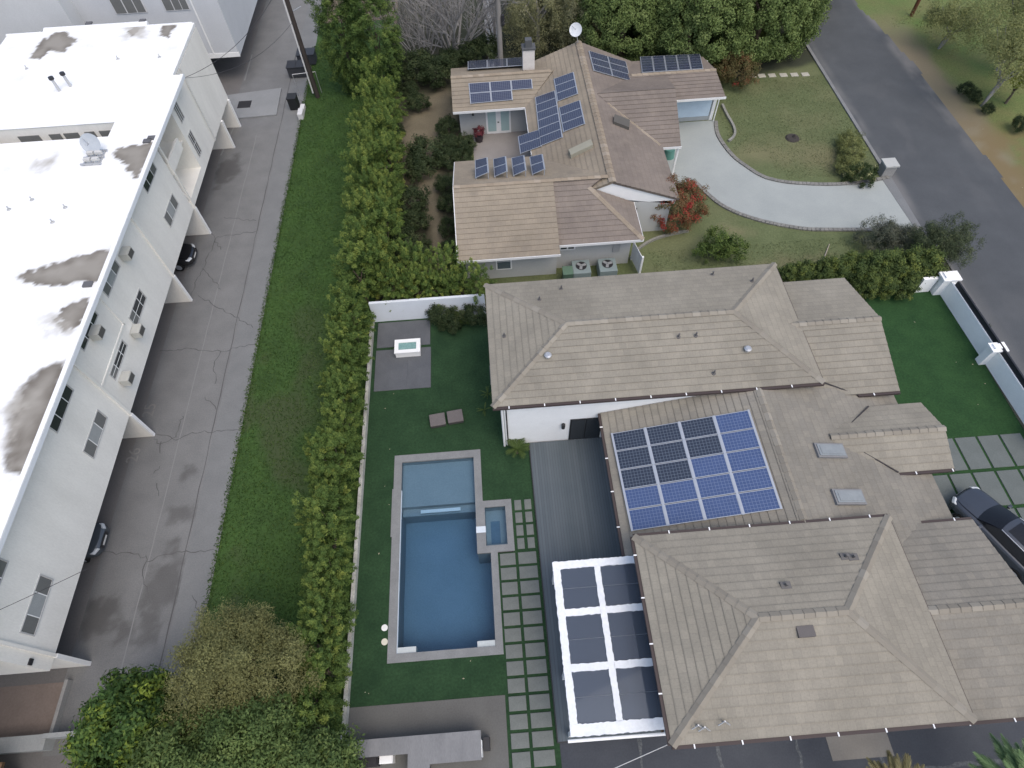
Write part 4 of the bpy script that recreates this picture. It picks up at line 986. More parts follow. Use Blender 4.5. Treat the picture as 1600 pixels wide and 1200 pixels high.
DP = slab_proto(1.12, 1.86, surf('drive_slab', (.135, .152, .146), (.112, .128, .122), .9, 18, .12, .9), 'driveway_slab', 'big grey green slab of the front driveway with turf joints', 'driveway slabs in the turf')
dd = []
for j in range(6):
    for i in range(6):
        x, y = 21.05+1.25*i, 12.62-2.05*j
        if x < 27.9: place(DP, x, y, dd)

# walls round the pool yard
yw = tag(MB().box(-8.02, -7.84, .2, 24.7, -.05, .42).build('yard_wall', surf('weathered_wall', (.50, .50, .46), (.30, .30, .26), 1.4, 10, .25, .9)), 'long weathered white wall between the pool yard and the tall hedge', 'wall')
tag(MB().box(-7.83, -.75, 24.62, 24.8, -.05, 1.75).build('yard_wall', plain('blue_white_wall', (.66, .71, .77), .85, var=.05)), 'white wall at the far end of the pool yard behind the fire table', 'wall')

# ------------------------------------------------------------------ white apartment buildings
apt = thing('apartment_building', 'long white apartment building with flat white roof over open carports', 'apartment building', (-27, 26, 0))
FX, ZB, ZT = -20.1, 2.35, 7.88; YS, YN = 5.0, 46.6
UP = lambda y, z: (FX, y, z)
# roof with ponding stains
ST = [[at(*p, 8.0).xy[:] for p in q] for q in (
    [(178, 388), (150, 397), (110, 408), (60, 424), (35, 432), (45, 440), (100, 444), (125, 438), (150, 440), (172, 425)],
    [(135, 470), (105, 482), (92, 497), (100, 510), (115, 515), (128, 498)], [(238, 226), (185, 235), (182, 243), (200, 255), (212, 276), (222, 262)],
    [(92, 575), (68, 592), (45, 610), (30, 650), (28, 690), (25, 725), (34, 728), (60, 660)],
    [(90, 52), (68, 66), (50, 90), (62, 92), (75, 78), (100, 80), (115, 64), (100, 52)], [(266, 32), (258, 42), (254, 55), (262, 58), (272, 40)], [(213, 40), (205, 48), (208, 56), (218, 46)])]
ST2 = [[at(*p, 8.0).xy[:] for p in q] for q in ([(88, 38), (100, 46), (140, 42), (135, 34), (95, 33)], [(85, 490), (75, 500), (90, 520), (110, 517)], [(30, 615), (15, 640), (14, 690), (25, 730), (40, 640)], [(200, 35), (195, 60), (225, 60), (228, 30)], [(55, 255), (65, 268), (85, 250)])]
def stain(x, y): return max(blob(x, y, q, .05, .45, 2.4, .14) if k != 3 else blob(x, y, q, .18, .5, 1.6, .4) for k, q in enumerate(ST))
def stain2(x, y):
    n = noise.fractal(Vector((x*.5, y*.5, 21)), 1, 2, 4)
    return min(1, max([.8*blob(x, y, q, .6, 1.2, 1.4) for q in ST2]+[.55*blob(x, y, q, .7, .7, 1.4) for q in ST]) + .22*sstep(.25, .9, n))
NX0, NX1, NY0, NY1 = -31.5, -22.6, 33.85, 35.3
inn = lambda x, y: not (NX0 < x < NX1 and NY0 < y < NY1) and x > -33.4 and (x < FX-.1 or y < 40.0)
grid_sheet('roof_surface', -34.2, -19.45, -2, YN+.1, .13, ZT+.16, ROOFWHITE, {'mask': stain, 'mask2': stain2}, parent=apt, inside=inn)
b = MB()
b.box(-20.09, -19.4, -6, 40.0, ZT+.05, ZT+.155); b.build('eave', TRIM, apt)
b = MB(); b.box(-19.62, -19.4, -6, 40.0, ZT+.156, ZT+.24); b.box(FX-.2, FX-.005, 40.0, YN, ZT+.0, ZT+.22); b.box(-31.0, -23.6, YN+.5, YN+.7, ZT+.0, ZT+.22); b.box(-33.5, -31.0, YN, YN+.2, ZT, ZT+.2); b.box(-23.6, FX-.2, YN, YN+.2, ZT, ZT+.2)
b.box(-31, -23.6, YN, YN+.5, ZT, ZT+.155); b.build('parapet', TRIM, apt)
b = MB(); b.box(-19.42, -19.396, -6, 40.02, ZT-.02, ZT+.2); b.build('fascia', plain('fascia_paint', (.70, .74, .78), .6, var=.04), apt)
# east wall with openings kept clear for the stair recess
BY0, BY1, BZ0, BZ1 = 33.6, 37.35, 2.9, 7.3
b = MB()
def wq(y0, y1, z0, z1): b.box(FX-.25, FX, y0, y1, z0, z1)
wq(YS, BY0, ZB, ZT-.06); wq(BY1, YN, ZB, ZT-.06); wq(BY0, BY1, ZB, BZ0); wq(BY0, BY1, BZ1, ZT-.06)
b.build('wall', FACADE, apt)
b = MB(); b.box(FX-1.9, FX-1.8, BY0-.2, BY1+.2, BZ0-.3, BZ1+.3); b.box(FX-1.8, FX-.251, BY1+.001, BY1+.1, BZ0, BZ1); b.box(FX-1.8, FX-.251, BY0-.1, BY0-.001, BZ0, BZ1); b.box(FX-1.8, FX-.251, BY0, BY1, BZ0-.1, BZ0); b.box(FX-1.8, FX-.251, BY0, BY1, 5.0, 5.12)
b.build('stair_recess', FACADE, apt)
b = MB(); b.box(FX-.12, FX+.03, BY0+.1, BY1-.9, 5.12, 5.9); b.build('balcony_parapet', FACADE, apt)
b = MB(); b.box(-33.4, FX-.25, YN-.25, YN, ZB, ZT); b.box(-33.4, -33.15, -6, YN-.25, ZB, ZT); b.box(-33.15, FX-.25, YS, YS+.25, ZB, ZT); b.build('wall', FACADE, apt)
b = MB(); b.box(-33.15, FX-.251, YS+.25, YN-.251, ZB+.001, ZB+.2); b.build('carport_ceiling', plain('carport_ceiling', (.3, .3, .29), .9), apt)
b = MB(); b.box(-27.2, -27.0, YS, YN, 0, ZB); b.build('carport_back_wall', FACADE, apt)
# light well in the roof
b = MB()
b.box(NX0-.2, NX1+.2, NY1, NY1+.12, 4.6, ZT+.15); b.box(NX0-.2, NX1+.2, NY0-.12, NY0, 4.6, ZT+.15); b.box(NX1, NX1+.12, NY0, NY1, 4.6, ZT+.15); b.box(NX0-.2, NX1+.2, NY0, NY1, 4.5, 4.6)
lw = b.build('light_well', FACADE, apt)
b = MB()
for x0, x1 in ((-28.9, -27.6), (-27.0, -26.3), (-26.1, -25.2), (-24.8, -24.2), (-23.9, -22.8)): b.box(x0, x1, NY1-.05, NY1-.002, 6.0, 7.5)
b.build('light_well_window', GREYGLASS, lw)
# windows of the east wall: frame, three lights
def awin(y0, y1, z0, z1, style):
    b = MB(); b.box(FX-.06, FX+.035, y0-.05, y1+.05, z0-.05, z0); b.box(FX-.06, FX+.035, y0-.05, y1+.05, z1, z1+.05); b.box(FX-.06, FX+.035, y0-.05, y0, z0, z1); b.box(FX-.06, FX+.035, y1, y1+.05, z0, z1)
    f_ = b.build('window', plain('window_frame_grey', (.5, .5, .49), .5), apt)
    L = y1-y0; segs = [(y0, y0+L*.3), (y0+L*.3, y0+L*.7), (y0+L*.7, y1)]
    mats = {'dark': (DARKGLASS, DARKGLASS, DARKGLASS), 'mix': (GREYGLASS, PALEGLASS, GREYGLASS), 'half': (DARKGLASS, DARKGLASS, GREYGLASS), 'grey': (GREYGLASS,)*3, 'slat': (GREYGLASS, DARKGLASS, DARKGLASS)}[style]
    for (a, c), m_ in zip(segs, mats):
        b = MB(); b.box(FX-.01, FX+.012, a+.02, c-.02, z0, z1); b.build('pane', m_, f_)
    b = MB(); b.box(FX, FX+.02, segs[0][1]-.02, segs[0][1]+.02, z0, z1); b.box(FX, FX+.02, segs[1][1]-.02, segs[1][1]+.02, z0, z1)
    if style == 'slat': b.box(FX, FX+.018, y0, y1, (z0+z1)/2-.015, (z0+z1)/2+.015)
    b.build('mullion', TRIM, f_)
for y0, y1, z0, z1, st in ((37.95, 38.62, 5.98, 7.1, 'grey'), (37.85, 38.5, 3.4, 5.05, 'slat'), (30.25, 32.4, 6.6, 7.22, 'half'), (30.25, 32.4, 3.92, 4.7, 'mix'), (22.2, 24.33, 6.6, 7.22, 'mix'), (22.3, 24.37, 3.98, 4.7, 'slat'), (18.6, 20.8, 6.82, 7.3, 'dark'), (18.6, 20.8, 4.22, 4.68, 'slat'), (14.24, 16.45, 6.58, 7.22, 'dark'), (14.24, 16.47, 3.92, 4.68, 'mix'), (6.15, 8.4, 3.94, 4.7, 'mix'), (6.3, 8.4, 6.6, 7.3, 'grey')):
    awin(y0, y1, z0, z1, st)
ACB = plain('aged_ac_box', (.50, .50, .46), .6)
for y, z, l in ((25.1, 6.75, 'window air conditioner high on the white facade above the dark parked car'), (19.7, 6.75, 'window air conditioner under the eave, set into a dark upper window'), (21.85, 4.1, 'boxy air conditioner below the barred window on the white facade'), (18.95, 3.75, 'lowest air conditioner on the white facade, stained with rust')):
    a = thing('window_air_conditioner', l, 'air conditioner', (FX, y, z-.2)); s = .33
    b = MB(); b.box(FX+.04, FX+.5, y-s, y+s, z-.22, z+.22); b.build('housing', ACB, a)
    b = MB(); b.box(FX+.501, FX+.52, y-s+.06, y+s-.06, z-.16, z+.16); b.build('grille', plain('ac_grille', (.09, .09, .085), .6), a)
# carport fin walls and the raised bands above them
for y in (5.6, 17.57, 27.57, 33.85, 43.6, 46.35):
    b = MB(); b.box(-26.9, FX, y-.09, y+.09, 0, ZB); b.build('fin_wall', FACADE, apt)
    if y < 40:
        b = MB(); b.box(FX, FX+.10, y-.07, y+.07, ZB, ZT-.02); b.build('facade_rib', FACADE, apt)
    b = MB(); b.box(FX+.001, FX+.12, y-.09, y+.09, 0, ZB+.001); b.build('fin_edge', TRIM, apt)
b = MB(); b.box(FX, FX+.05, 17.65, 21.7, 4.9, 5.0); b.box(FX, FX+.05, 21.65, 21.75, 4.9, ZT-.02); b.build('facade_band', FACADE, apt)
b = MB(); b.tube([(FX+.05, 41.2, ZT), (FX+.05, 41.2, ZB)], .05, 6); b.build('downpipe', plain('pipe_paint', (.55, .56, .55), .6), apt)
b = MB(); b.box(FX, FX+.06, 4.95+.1, 5.3, 3.55, 3.75); b.build('wall_vent', DARKMETAL, apt)
# things on its roof
zr = ZT+.16
q = at(145, 232, zr+.4); dz = thing('satellite_dish', 'grey satellite dish on a sled mount on the white flat roof', 'satellite dish', (q.x, q.y, zr))
dish(dz, (q.x-.1, q.y+.3, zr+.55), .55, (.1, -.85, .5), plain('dish_grey', (.42, .46, .50), .5), (q.x, q.y, zr+.05))
b = MB(); 
for dx in (-.45, .0, .45): b.box(q.x+dx-.04, q.x+dx+.04, q.y-1.0, q.y+.3, zr, zr+.08)
for dy in (-1.0, -.4, .2): b.box(q.x-.6, q.x+.6, q.y+dy-.05, q.y+dy+.05, zr+.081, zr+.14)
b.build('sled', GALV, dz)
BLK = plain('ballast_block', (.55, .55, .53), .9)
for dx in (-.22, .25):
    for dy in (-.75, -.15): MB().box(q.x+dx-.18, q.x+dx+.18, q.y+dy-.1, q.y+dy+.1, zr+.141, zr+.3).build('ballast', BLK, dz)
q = at(97, 132, zr+.3)
for dx, dy in ((-.28, -.2), (.28, .25)):
    b = MB(); b2 = MB(); b.tube([(q.x+dx, q.y+dy, zr), (q.x+dx-.03, q.y+dy+.06, zr+.75)], .09, 8); b2.cyl((q.x+dx-.03, q.y+dy+.06), .16, zr+.75, zr+.9, 10); fl_ = b.build('flue', GALV, apt); b2.build('flue_cap', DARKMETAL, fl_)
DG = plain('drain_grey', (.12, .12, .125), .7); PP_ = plain('painted_pipe', (.42, .43, .43), .8)
for px, py in ((138, 35), (222, 31), (229, 219), (236, 214), (136, 443)): q = at(px, py, zr+.1); MB().box(q.x-.22, q.x+.22, q.y-.17, q.y+.17, zr+.002, zr+.09).build('roof_drain', DG, apt)
for px, py in ((48, 310), (100, 322), (80, 345), (12, 325), (248, 87), (183, 90), (40, 105)): q = at(px, py, zr+.1); MB().tube([(q.x, q.y, zr), (q.x+.02, q.y, zr+.22)], .035, 6).cyl((q.x, q.y), .13, zr, zr+.03, 10, .06).build('roof_pipe', PP_, apt)
# second apartment block behind
ap2 = thing('apartment_building', 'white apartment block at the top edge behind the long one', 'apartment building', (-27, 58, 0))
Y2 = 52.7; X2 = -20.2
b = MB(); b.box(-31.2, X2, Y2, 74, ZB, 9.5); b.build('wall', surf('cool_stucco', (.56, .58, .60), (.50, .52, .54), .4, 14, .06, .92), ap2)
b = MB(); b.box(-48, -31.201, Y2-1.6, 74, 0, 9.5); b.build('wall', surf('cool_stucco_2', (.58, .60, .61), (.52, .54, .55), .4, 14, .06, .92), ap2)
b = MB(); b.box(-30.8, X2-5, Y2+3, 74, 0, ZB-.01); b.build('carport_back_wall', FACADE, ap2)
b = MB(); b.box(-31.2, X2+.04, Y2-.04, Y2-.001, ZB-.02, ZB+.35); b.build('base_band', TRIM, ap2)
for x0, x1 in ((-28.3, -26.0), (-24.4, -22.6)):
    b = MB(); b.box(x0-.06, x1+.06, Y2-.06, Y2-.001, 6.25, 8.0); f_ = b.build('window', plain('window_frame_w', (.6, .6, .6), .5), ap2)
    b = MB(); b.box(x0, x0+(x1-x0)*.35, Y2-.07, Y2-.061, 6.3, 7.95); b.box(x0+(x1-x0)*.39, x0+(x1-x0)*.7, Y2-.07, Y2-.061, 6.3, 7.95); b.box(x0+(x1-x0)*.73, x1, Y2-.07, Y2-.061, 6.3, 7.95); b.build('pane', GREYGLASS, f_)
b = MB(); b.box(-22.3, -22.2, Y2-.06, Y2-.001, ZB+.36, 9.4); b.build('downpipe', TRIM, ap2)

# ground south of the long building, bottom left corner of the photograph
sheet('side_path', [(-34, -20.7, 2.75, 4.9)], .012, surf('pinkish_path', (.215, .175, .155), (.17, .14, .122), .7, 10, .12, .95))
tag(MB().box(-34, -20.6, 2.2, 2.8, -.02, .65).box(-20.6, -18.6, 2.62, 2.8, -.02, .9).build('retaining_wall', surf('retaining_concrete', (.33, .345, .345), (.27, .285, .285), .7, 12, .1)), 'grey white retaining wall at the lower left beyond the apartment corner', 'wall')
tag(MB().box(-20.75, -20.6, 2.81, 4.95, -.02, .35).build('kerb_wall', CONC), 'low kerb wall between the pink path and the alley at the lower left', 'wall')
sh = thing('shed', 'small shed with an orange brown roof at the lower left corner', 'shed', (-24.5, .2, 0))
b = MB(); b.box(-28, -21.6, -3, 1.5, 0, 1.7); b.build('wall', WALL2, sh)
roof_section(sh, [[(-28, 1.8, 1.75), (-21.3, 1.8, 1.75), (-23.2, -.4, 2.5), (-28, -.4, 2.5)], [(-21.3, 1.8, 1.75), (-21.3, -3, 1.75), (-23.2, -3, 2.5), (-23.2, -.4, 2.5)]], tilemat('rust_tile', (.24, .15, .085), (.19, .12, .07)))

# ------------------------------------------------------------------ vegetation
def leafmat(name, dark, mid, light, rough=.6, trans=.30):
    return tonemat(name, [(.0, dark), (.5, mid), (1.0, light)], rough, trans, spec=.2)
def leaf_mesh(name, C, D, T, L, W, mat, rng, droop=0.):
    """C centres, D unit directions, T tones; one diamond leaf each"""
    n = len(C); N0 = D+rng.normal(size=(n, 3))*.32; N0 /= np.linalg.norm(N0, axis=1)[:, None]+1e-9
    S = np.cross(N0, rng.normal(size=(n, 3))); S /= np.linalg.norm(S, axis=1)[:, None]+1e-9
    D = np.cross(S, N0)+N0*.25; D /= np.linalg.norm(D, axis=1)[:, None]; Nn = np.cross(S, D); l = (L*(.7+.6*rng.random(n)))[:, None]; w_ = (W*(.7+.6*rng.random(n)))[:, None]
    b0 = C-D*l*.5; tip = C+D*l*.5-Nn*l*.10; a = C-D*l*.05+S*w_*.5; c = C-D*l*.05-S*w_*.5
    V = np.stack([b0, a, tip, c], 1).reshape(-1, 3)
    me = bpy.data.meshes.new(name); me.vertices.add(4*n); me.vertices.foreach_set('co', V.ravel())
    me.loops.add(4*n); me.loops.foreach_set('vertex_index', np.arange(4*n, dtype=np.int32))
    me.polygons.add(n); me.polygons.foreach_set('loop_start', np.arange(0, 4*n, 4, dtype=np.int32)); me.polygons.foreach_set('loop_total', np.full(n, 4, dtype=np.int32))
    at_ = me.attributes.new('tone', 'FLOAT', 'FACE'); at_.data.foreach_set('value', np.clip(T, 0, 1).astype(np.float32))
    me.update(); me.validate(); me.materials.append(mat); return me
def unit(a): return a/(np.linalg.norm(a, axis=1)[:, None]+1e-9)
def crown_pts(rng, clumps, per, r, up=.5, axial=0., outw=.8):
    """clumps: (centre, outward dir, tone). leaves fill an egg round each centre, pointing out and up"""
    C, D, T = [], [], []
    for c, d, tn, k in clumps:
        n = max(6, int(per*k)); p = rng.normal(size=(n, 3)); p = unit(p)*(rng.random(n)**.5)[:, None]*r*k
        ax = d*axial; tt = rng.random(n)[:, None]
        C.append(c+p*(1-.5*tt*(axial > 0))+ax*tt*r*2); D.append(unit(p/(r*k)*outw+d*.6+np.array([0, 0, up])+rng.normal(size=(n, 3))*.35))
        T.append(tn+rng.normal(size=n)*.10+.10*(tt[:, 0]-.5)*(axial > 0))
    return np.concatenate(C), np.concatenate(D), np.concatenate(T)
def egg_clumps(rng, n, rx, ry, rz, cz, inner=.35, lump=.25, bottom=-.6, tone=(.45, .16), light=.1, power=1.0):
    out = []
    ph = rng.random(6)*6.28
    while len(out) < n:
        d = rng.normal(size=3); d /= np.linalg.norm(d)
        if d[2] < bottom: continue
        lm = 1+lump*(math.sin(3*math.atan2(d[1], d[0])+ph[0])*.5+math.sin(5*d[2]+ph[1])*.4+math.sin(7*math.atan2(d[1], d[0])+ph[2]+4*d[2])*.35)+rng.normal()*.06
        s = lm*(1-inner*rng.random()**2)
        q = np.sign(d)*np.abs(d)**power
        c = np.array([q[0]*rx, q[1]*ry, q[2]*rz])*s+np.array([0, 0, cz])
        tn = tone[0]+rng.normal()*tone[1]+(.35 if rng.random() < light else 0)
        out.append((c, d, tn, .7+.6*rng.random()))
    return out
def trunk_mesh(h, r, rng, limbs=5, spread=1.0, top=.6):
    b = MB(); b.tube([(0, 0, -.05), (.03, .02, h*.3), (0, .05, h*.6)], [r, r*.8, r*.6], 8)
    for k in range(limbs):
        a = k*6.283/limbs+rng.random(); s = h*(.3+.3*rng.random())
        b.tube([(0, 0, s), (math.cos(a)*spread*.45, math.sin(a)*spread*.45, s+h*.18), (math.cos(a)*spread, math.sin(a)*spread, h*(top+.25*rng.random()))], [r*.5, r*.35, r*.12], 6)
    return b
def plant(name, label, cat, group, clumps, per, r, L, W, mat, rng, trunk, bark=BARK, up=.5, axial=0., crown='crown', outw=.8):
    t = thing(name, label, cat, (0, 0, 0), 0, group)
    C, D, T = crown_pts(rng, clumps, per, r, up, axial, outw)
    o = bpy.data.objects.new(crown, leaf_mesh(crown, C, D, T, L, W, mat, rng)); COL.objects.link(o); o.parent = t
    if trunk: trunk.build('trunk', bark, t)
    return t
class Protos:
    """several prototypes of one plant; the first use moves the prototype itself, later uses copy it"""
    def __init__(s, make, n): s.p = [make(k) for k in range(n)]; s.used = [False]*n
    def put(s, k, loc, rz, scale, label=None, group=None):
        k %= len(s.p); sc3 = scale if hasattr(scale, '__len__') else (scale,)*3
        if not s.used[k]:
            o = s.p[k]; s.used[k] = True; o.location = loc; o.rotation_euler = (0, 0, rz); o.scale = sc3
            if label: o['label'] = label
            if group: o['group'] = group
            return o
        return dup(s.p[k], loc, rz, sc3, label, group)

# --- tall hedge between the apartment alley and the yards
HEDGE = leafmat('hedge_leaves', (.042, .082, .022), (.105, .168, .040), (.26, .31, .07))
def mk_hedge(k, tone=.46, light=.13, seed=100):
    rng = np.random.default_rng(seed+k)
    cl = egg_clumps(rng, 84, .95, .85, 2.0, 2.25, .45, .30, -.75, (tone, .12), light)
    for i in range(14): cl.append((np.array([rng.normal()*.42, rng.normal()*.42, 4.0+rng.random()*.5]), np.array([0, 0, 1.]), tone+.15+rng.normal()*.14, .8))
    return plant('hedge_shrub', 'tall leafy hedge shrub', 'hedge shrub', None, cl, 105, .22, .115, .042, HEDGE, rng, trunk_mesh(3.4, .09, rng, 4, .5), up=.75, axial=.85)
HP_N = Protos(mk_hedge, 5); HP_S = Protos(lambda k: mk_hedge(k, .37, .13, 150), 5); HP = HP_S; rg = np.random.default_rng(5); r5 = random.Random(5)
def hedge_row(p0, p1, n, jit, sc_, label, group, hs=(1, 1)):
    for k in range(n):
        t = (k+.5)/n; x = p0[0]+(p1[0]-p0[0])*t+r5.uniform(-jit, jit); y = p0[1]+(p1[1]-p0[1])*t+r5.uniform(-.15, .15)
        s = sc_*r5.uniform(.88, 1.1); HP.put(r5.randrange(5), (x, y, 0), r5.uniform(0, 6.28), (s*r5.uniform(.9, 1.15), s*r5.uniform(.9, 1.15), s*r5.uniform(.92, 1.12)*r5.uniform(*hs)), label, group)
hedge_row((-8.75, 1.5), (-8.8, 24.6), 21, .15, .93, 'leafy green hedge shrub behind the long white pool yard wall', 'hedge along the pool yard wall', (.82, .95))
hedge_row((-9.55, 8), (-9.6, 24), 8, .35, .62, 'lower outer hedge shrub on the grass strip beside the pool yard hedge', 'outer edge of the pool yard hedge')
HP = HP_N
hedge_row((-8.3, 25.5), (-8.3, 46.5), 15, .25, 1.08, 'tall bushy hedge shrub between the grass strip and the neighbour back yard', 'hedge along the neighbour back yard')
hedge_row((-6.9, 25.9), (-7.1, 46.0), 13, .3, .98, 'inner hedge shrub facing the neighbour back yard paths', 'inner hedge of the neighbour back yard')
hedge_row((-6.9, 25.75), (-.9, 25.5), 8, .2, .72, 'hedge shrub above the white wall at the far end of the pool yard', 'hedge between the two back yards')
hedge_row((-5.6, 27.0), (-2.2, 26.9), 3, .25, .80, 'second row hedge shrub between the two back yards', 'second row of the hedge between the yards')
CYP = leafmat('cypress_leaves', (.038, .072, .020), (.088, .145, .036), (.17, .235, .06))
def mk_cyp(k):
    rng = np.random.default_rng(300+k)
    cl = egg_clumps(rng, 420, 1.5, 1.45, 5.4, 5.5, .3, .14, -.95, (.45, .14), .10)
    return plant('cypress_tree', 'tall dense green columnar tree at the top end of the hedge', 'tree', None, cl, 110, .36, .15, .055, CYP, rng, trunk_mesh(8, .16, rng, 5, .6), up=1.0, axial=.9)
CP = Protos(mk_cyp, 2)
CP.put(0, (-10.7, 50.2, 0), 0, 1.0, 'left one of two tall columnar trees at the top end of the hedge', None)
CP.put(1, (-8.1, 49.3, 0), 1, (1.05, 1.05, .96), 'right one of two tall columnar trees, next to the bare tree', None)
# --- big dark trees behind the neighbour's house
FIC = leafmat('ficus_leaves', (.08, .118, .038), (.155, .215, .068), (.22, .28, .10))
def mk_fic(k):
    rng = np.random.default_rng(400+k)
    cl = egg_clumps(rng, 1000, 4.3, 3.7, 4.5, 4.25, .07, .10, -.97, (.50, .12), .05, power=.82)
    return plant('ficus_tree', 'big dense dark green tree', 'tree', None, cl, 95, .46, .19, .10, FIC, rng, trunk_mesh(7, .35, rng, 6, 2.2), up=.35)
FP_ = Protos(mk_fic, 2)
for k, (x, y, s, l) in enumerate(((12.6, 53.2, .95, 'dense dark green tree directly behind the satellite dish end of the neighbour house'), (18.2, 52.4, 1.05, 'dense dark green tree behind the garage panels of the neighbour house'), (24.4, 52.8, 1.08, 'dense dark green tree behind the stepping stones, nearest the street'), (30.0, 61.5, 1.1, 'dense dark green tree overhanging the far end of the street'))):
    FP_.put(k, (x, y, 0), k*1.9, s, l, None)
for k, (x, y, s, l) in enumerate(((15.2, 59.5, 1.25, 'rear dark green tree between the dish end and the garage, cut by the top edge'), (22.0, 60.0, 1.25, 'rear dark green tree behind the garage, cut by the top edge'))): FP_.put(k, (x, y, 0), 4+k, s, l, None)
OLV = leafmat('olive_leaves', (.16, .165, .08), (.27, .275, .14), (.36, .35, .21))
def mk_olv(k):
    rng = np.random.default_rng(500+k)
    cl = egg_clumps(rng, 460, 3.1, 2.8, 3.5, 3.6, .35, .24, -.95, (.48, .18), .08)
    return plant('olive_tree', 'sparse grey green tree', 'tree', None, cl, 70, .48, .15, .05, OLV, rng, trunk_mesh(5.5, .2, rng, 6, 1.8), GREYBARK, up=.4)
OP = Protos(mk_olv, 2)
OP.put(0, (5.4, 55.2, 0), 0, (1.0, 1.0, 1.05), 'sparse olive coloured tree behind the chimney of the neighbour house', None)
OP.put(1, (8.7, 54.8, 0), 2, (.95, .9, 1.0), 'brownish green tree behind the satellite dish, left of the dark trees', None)
OP.put(0, (7.2, 60.0, 0), 3, (1.3, 1.2, 1.3), 'pale olive tree farther back at the top edge above the chimney', None)
# --- bare multi-stem tree
def bare_tree(loc, h, n, seed, label, rad=.09, spread=.62, depth=3):
    rn = random.Random(seed); t = thing('bare_tree', label, 'tree', loc); b = MB(); b2 = MB()
    def grow(mb, p, d, L, r, lev):
        pts = [p]; q = p
        for k in range(4):
            d = (d+Vector((rn.gauss(0, .09), rn.gauss(0, .09), rn.gauss(.03, .05)))).normalized(); q = q+d*L/4; pts.append(q)
        mb.tube(pts, [r*(1-.17*k) for k in range(5)], 5 if lev else 7, cap=False)
        if lev < depth:
            for k in range(rn.randint(4, 5)):
                j = rn.randint(1, 4); dd = (d+Vector((rn.gauss(0, .5), rn.gauss(0, .5), rn.gauss(.1, .3)))).normalized()
                grow(b2 if lev >= 1 else mb, pts[j], dd, L*rn.uniform(.45, .7), max(.009, r*.5), lev+1)
    for k in range(n):
        a = 6.283*k/n+rn.uniform(-.3, .3); s = spread*rn.uniform(.5, 1.2)
        grow(b, Vector((loc[0]+.2*math.cos(a), loc[1]+.2*math.sin(a), 0)), Vector((math.cos(a)*s, math.sin(a)*s*.8, 1)).normalized(), h*rn.uniform(.5, .65), rad*rn.uniform(.7, 1.1), 0)
    b.build('trunk', GREYBARK, t); b2.build('branches', GREYBARK, t); return t
bare_tree((-2.2, 54.2, 0), 9.5, 11, 3, 'bare grey multi-stemmed tree behind the neighbour house, left of the chimney', .13, .75)
bare_tree((-4.6, 57.5, 0), 8.5, 6, 8, 'smaller bare grey tree behind the multi-stemmed one, by the columnar trees', .09, .6)
bare_tree((1.6, 57.0, 0), 8.5, 6, 13, 'smaller bare tree between the multi-stemmed one and the olive coloured trees', .09, .6)
bare_tree((-4.9, 53.8, 0), 8.5, 8, 21, 'wide low bare tree nearest the columnar trees', .08, .8)
tag(MB().box(.8, 1.9, 49.5, 75, -.02, .02).build('side_walk', CONC), None, None, None, 'structure')
# --- bushes
BUSH = leafmat('bush_leaves', (.020, .036, .014), (.048, .072, .030), (.10, .125, .055))
def mk_bush(k):
    rng = np.random.default_rng(600+k)
    cl = egg_clumps(rng, 85, .95, .9, .75, .75, .4, .25, -.5, (.45, .17), .08)
    return plant('shrub', 'dark green shrub', 'shrub', None, cl, 70, .24, .11, .05, BUSH, rng, trunk_mesh(.9, .05, rng, 4, .4), up=.3)
BP = Protos(mk_bush, 4); r7 = random.Random(7); kb = 0
YB = [((652, 160), 1.25, 'dark shrub at the top of the yard path beside the hedge'), ((640, 140), 1.0, 'dark shrub behind the first one at the top of the yard path'), ((668, 240), 1.75, 'large round fruit tree like shrub in the middle of the back yard'), ((655, 265), 1.4, 'darker shrub in front of the large round yard shrub'),
      ((640, 318), 1.55, 'dark shrub left of the lower yard path'), ((648, 345), 1.3, 'dark shrub below it, left of the lower yard path'), ((636, 385), 1.5, 'grey green shrub at the lower left end of the yard path'), ((655, 395), 1.2, 'grey green shrub near the hedge corner of the back yard'),
      ((699, 200), 1.1, 'clipped shrub left of the french door wall'), ((700, 225), 1.05, 'clipped shrub at the corner of the courtyard'), ((725, 225), 1.1, 'green shrub in front of the courtyard paving'), ((722, 245), 1.0, 'green shrub touching the courtyard paving and the tilted panels'),
      ((700, 250), 1.1, 'shrub between the path and the tilted panels'), ((697, 290), 1.0, 'shrub against the upper west wall of the sandy roofed wing'), ((700, 320), .95, 'shrub against the middle west wall of the sandy roofed wing'), ((702, 355), .9, 'shrub against the lower west wall of the sandy roofed wing'), ((706, 385), .9, 'shrub at the south west corner of the sandy roofed wing'),
      ((615, 235), 1.0, 'shrub tucked against the inner hedge beside the yard path'), ((618, 205), .9, 'small shrub by the upper bend of the yard path')]
for (px, py), s, l in YB:
    q = at(px, py, .5*s); s *= .82; BP.put(kb, (q.x, q.y, 0), r7.uniform(0, 6), (s, s, s*r7.uniform(.85, 1.05)), l); kb += 1
for (px, py), s, l in (((683, 120), 1.5, 'dark shrub below the bare tree at the left roof edge'), ((655, 112), 1.6, 'dark bush between the columnar trees and the bare tree'), ((705, 96), 1.2, 'dark shrub at the foot of the bare tree'), ((625, 120), 1.2, 'dark bush against the upper end of the hedge'), ((760, 80), 1.3, 'dark shrub behind the far row of panels'), ((735, 82), 1.2, 'dark shrub at the right foot of the bare tree')):
    q = at(px, py, .7); BP.put(kb, (q.x, q.y, 0), r7.uniform(0, 6), s, l); kb += 1
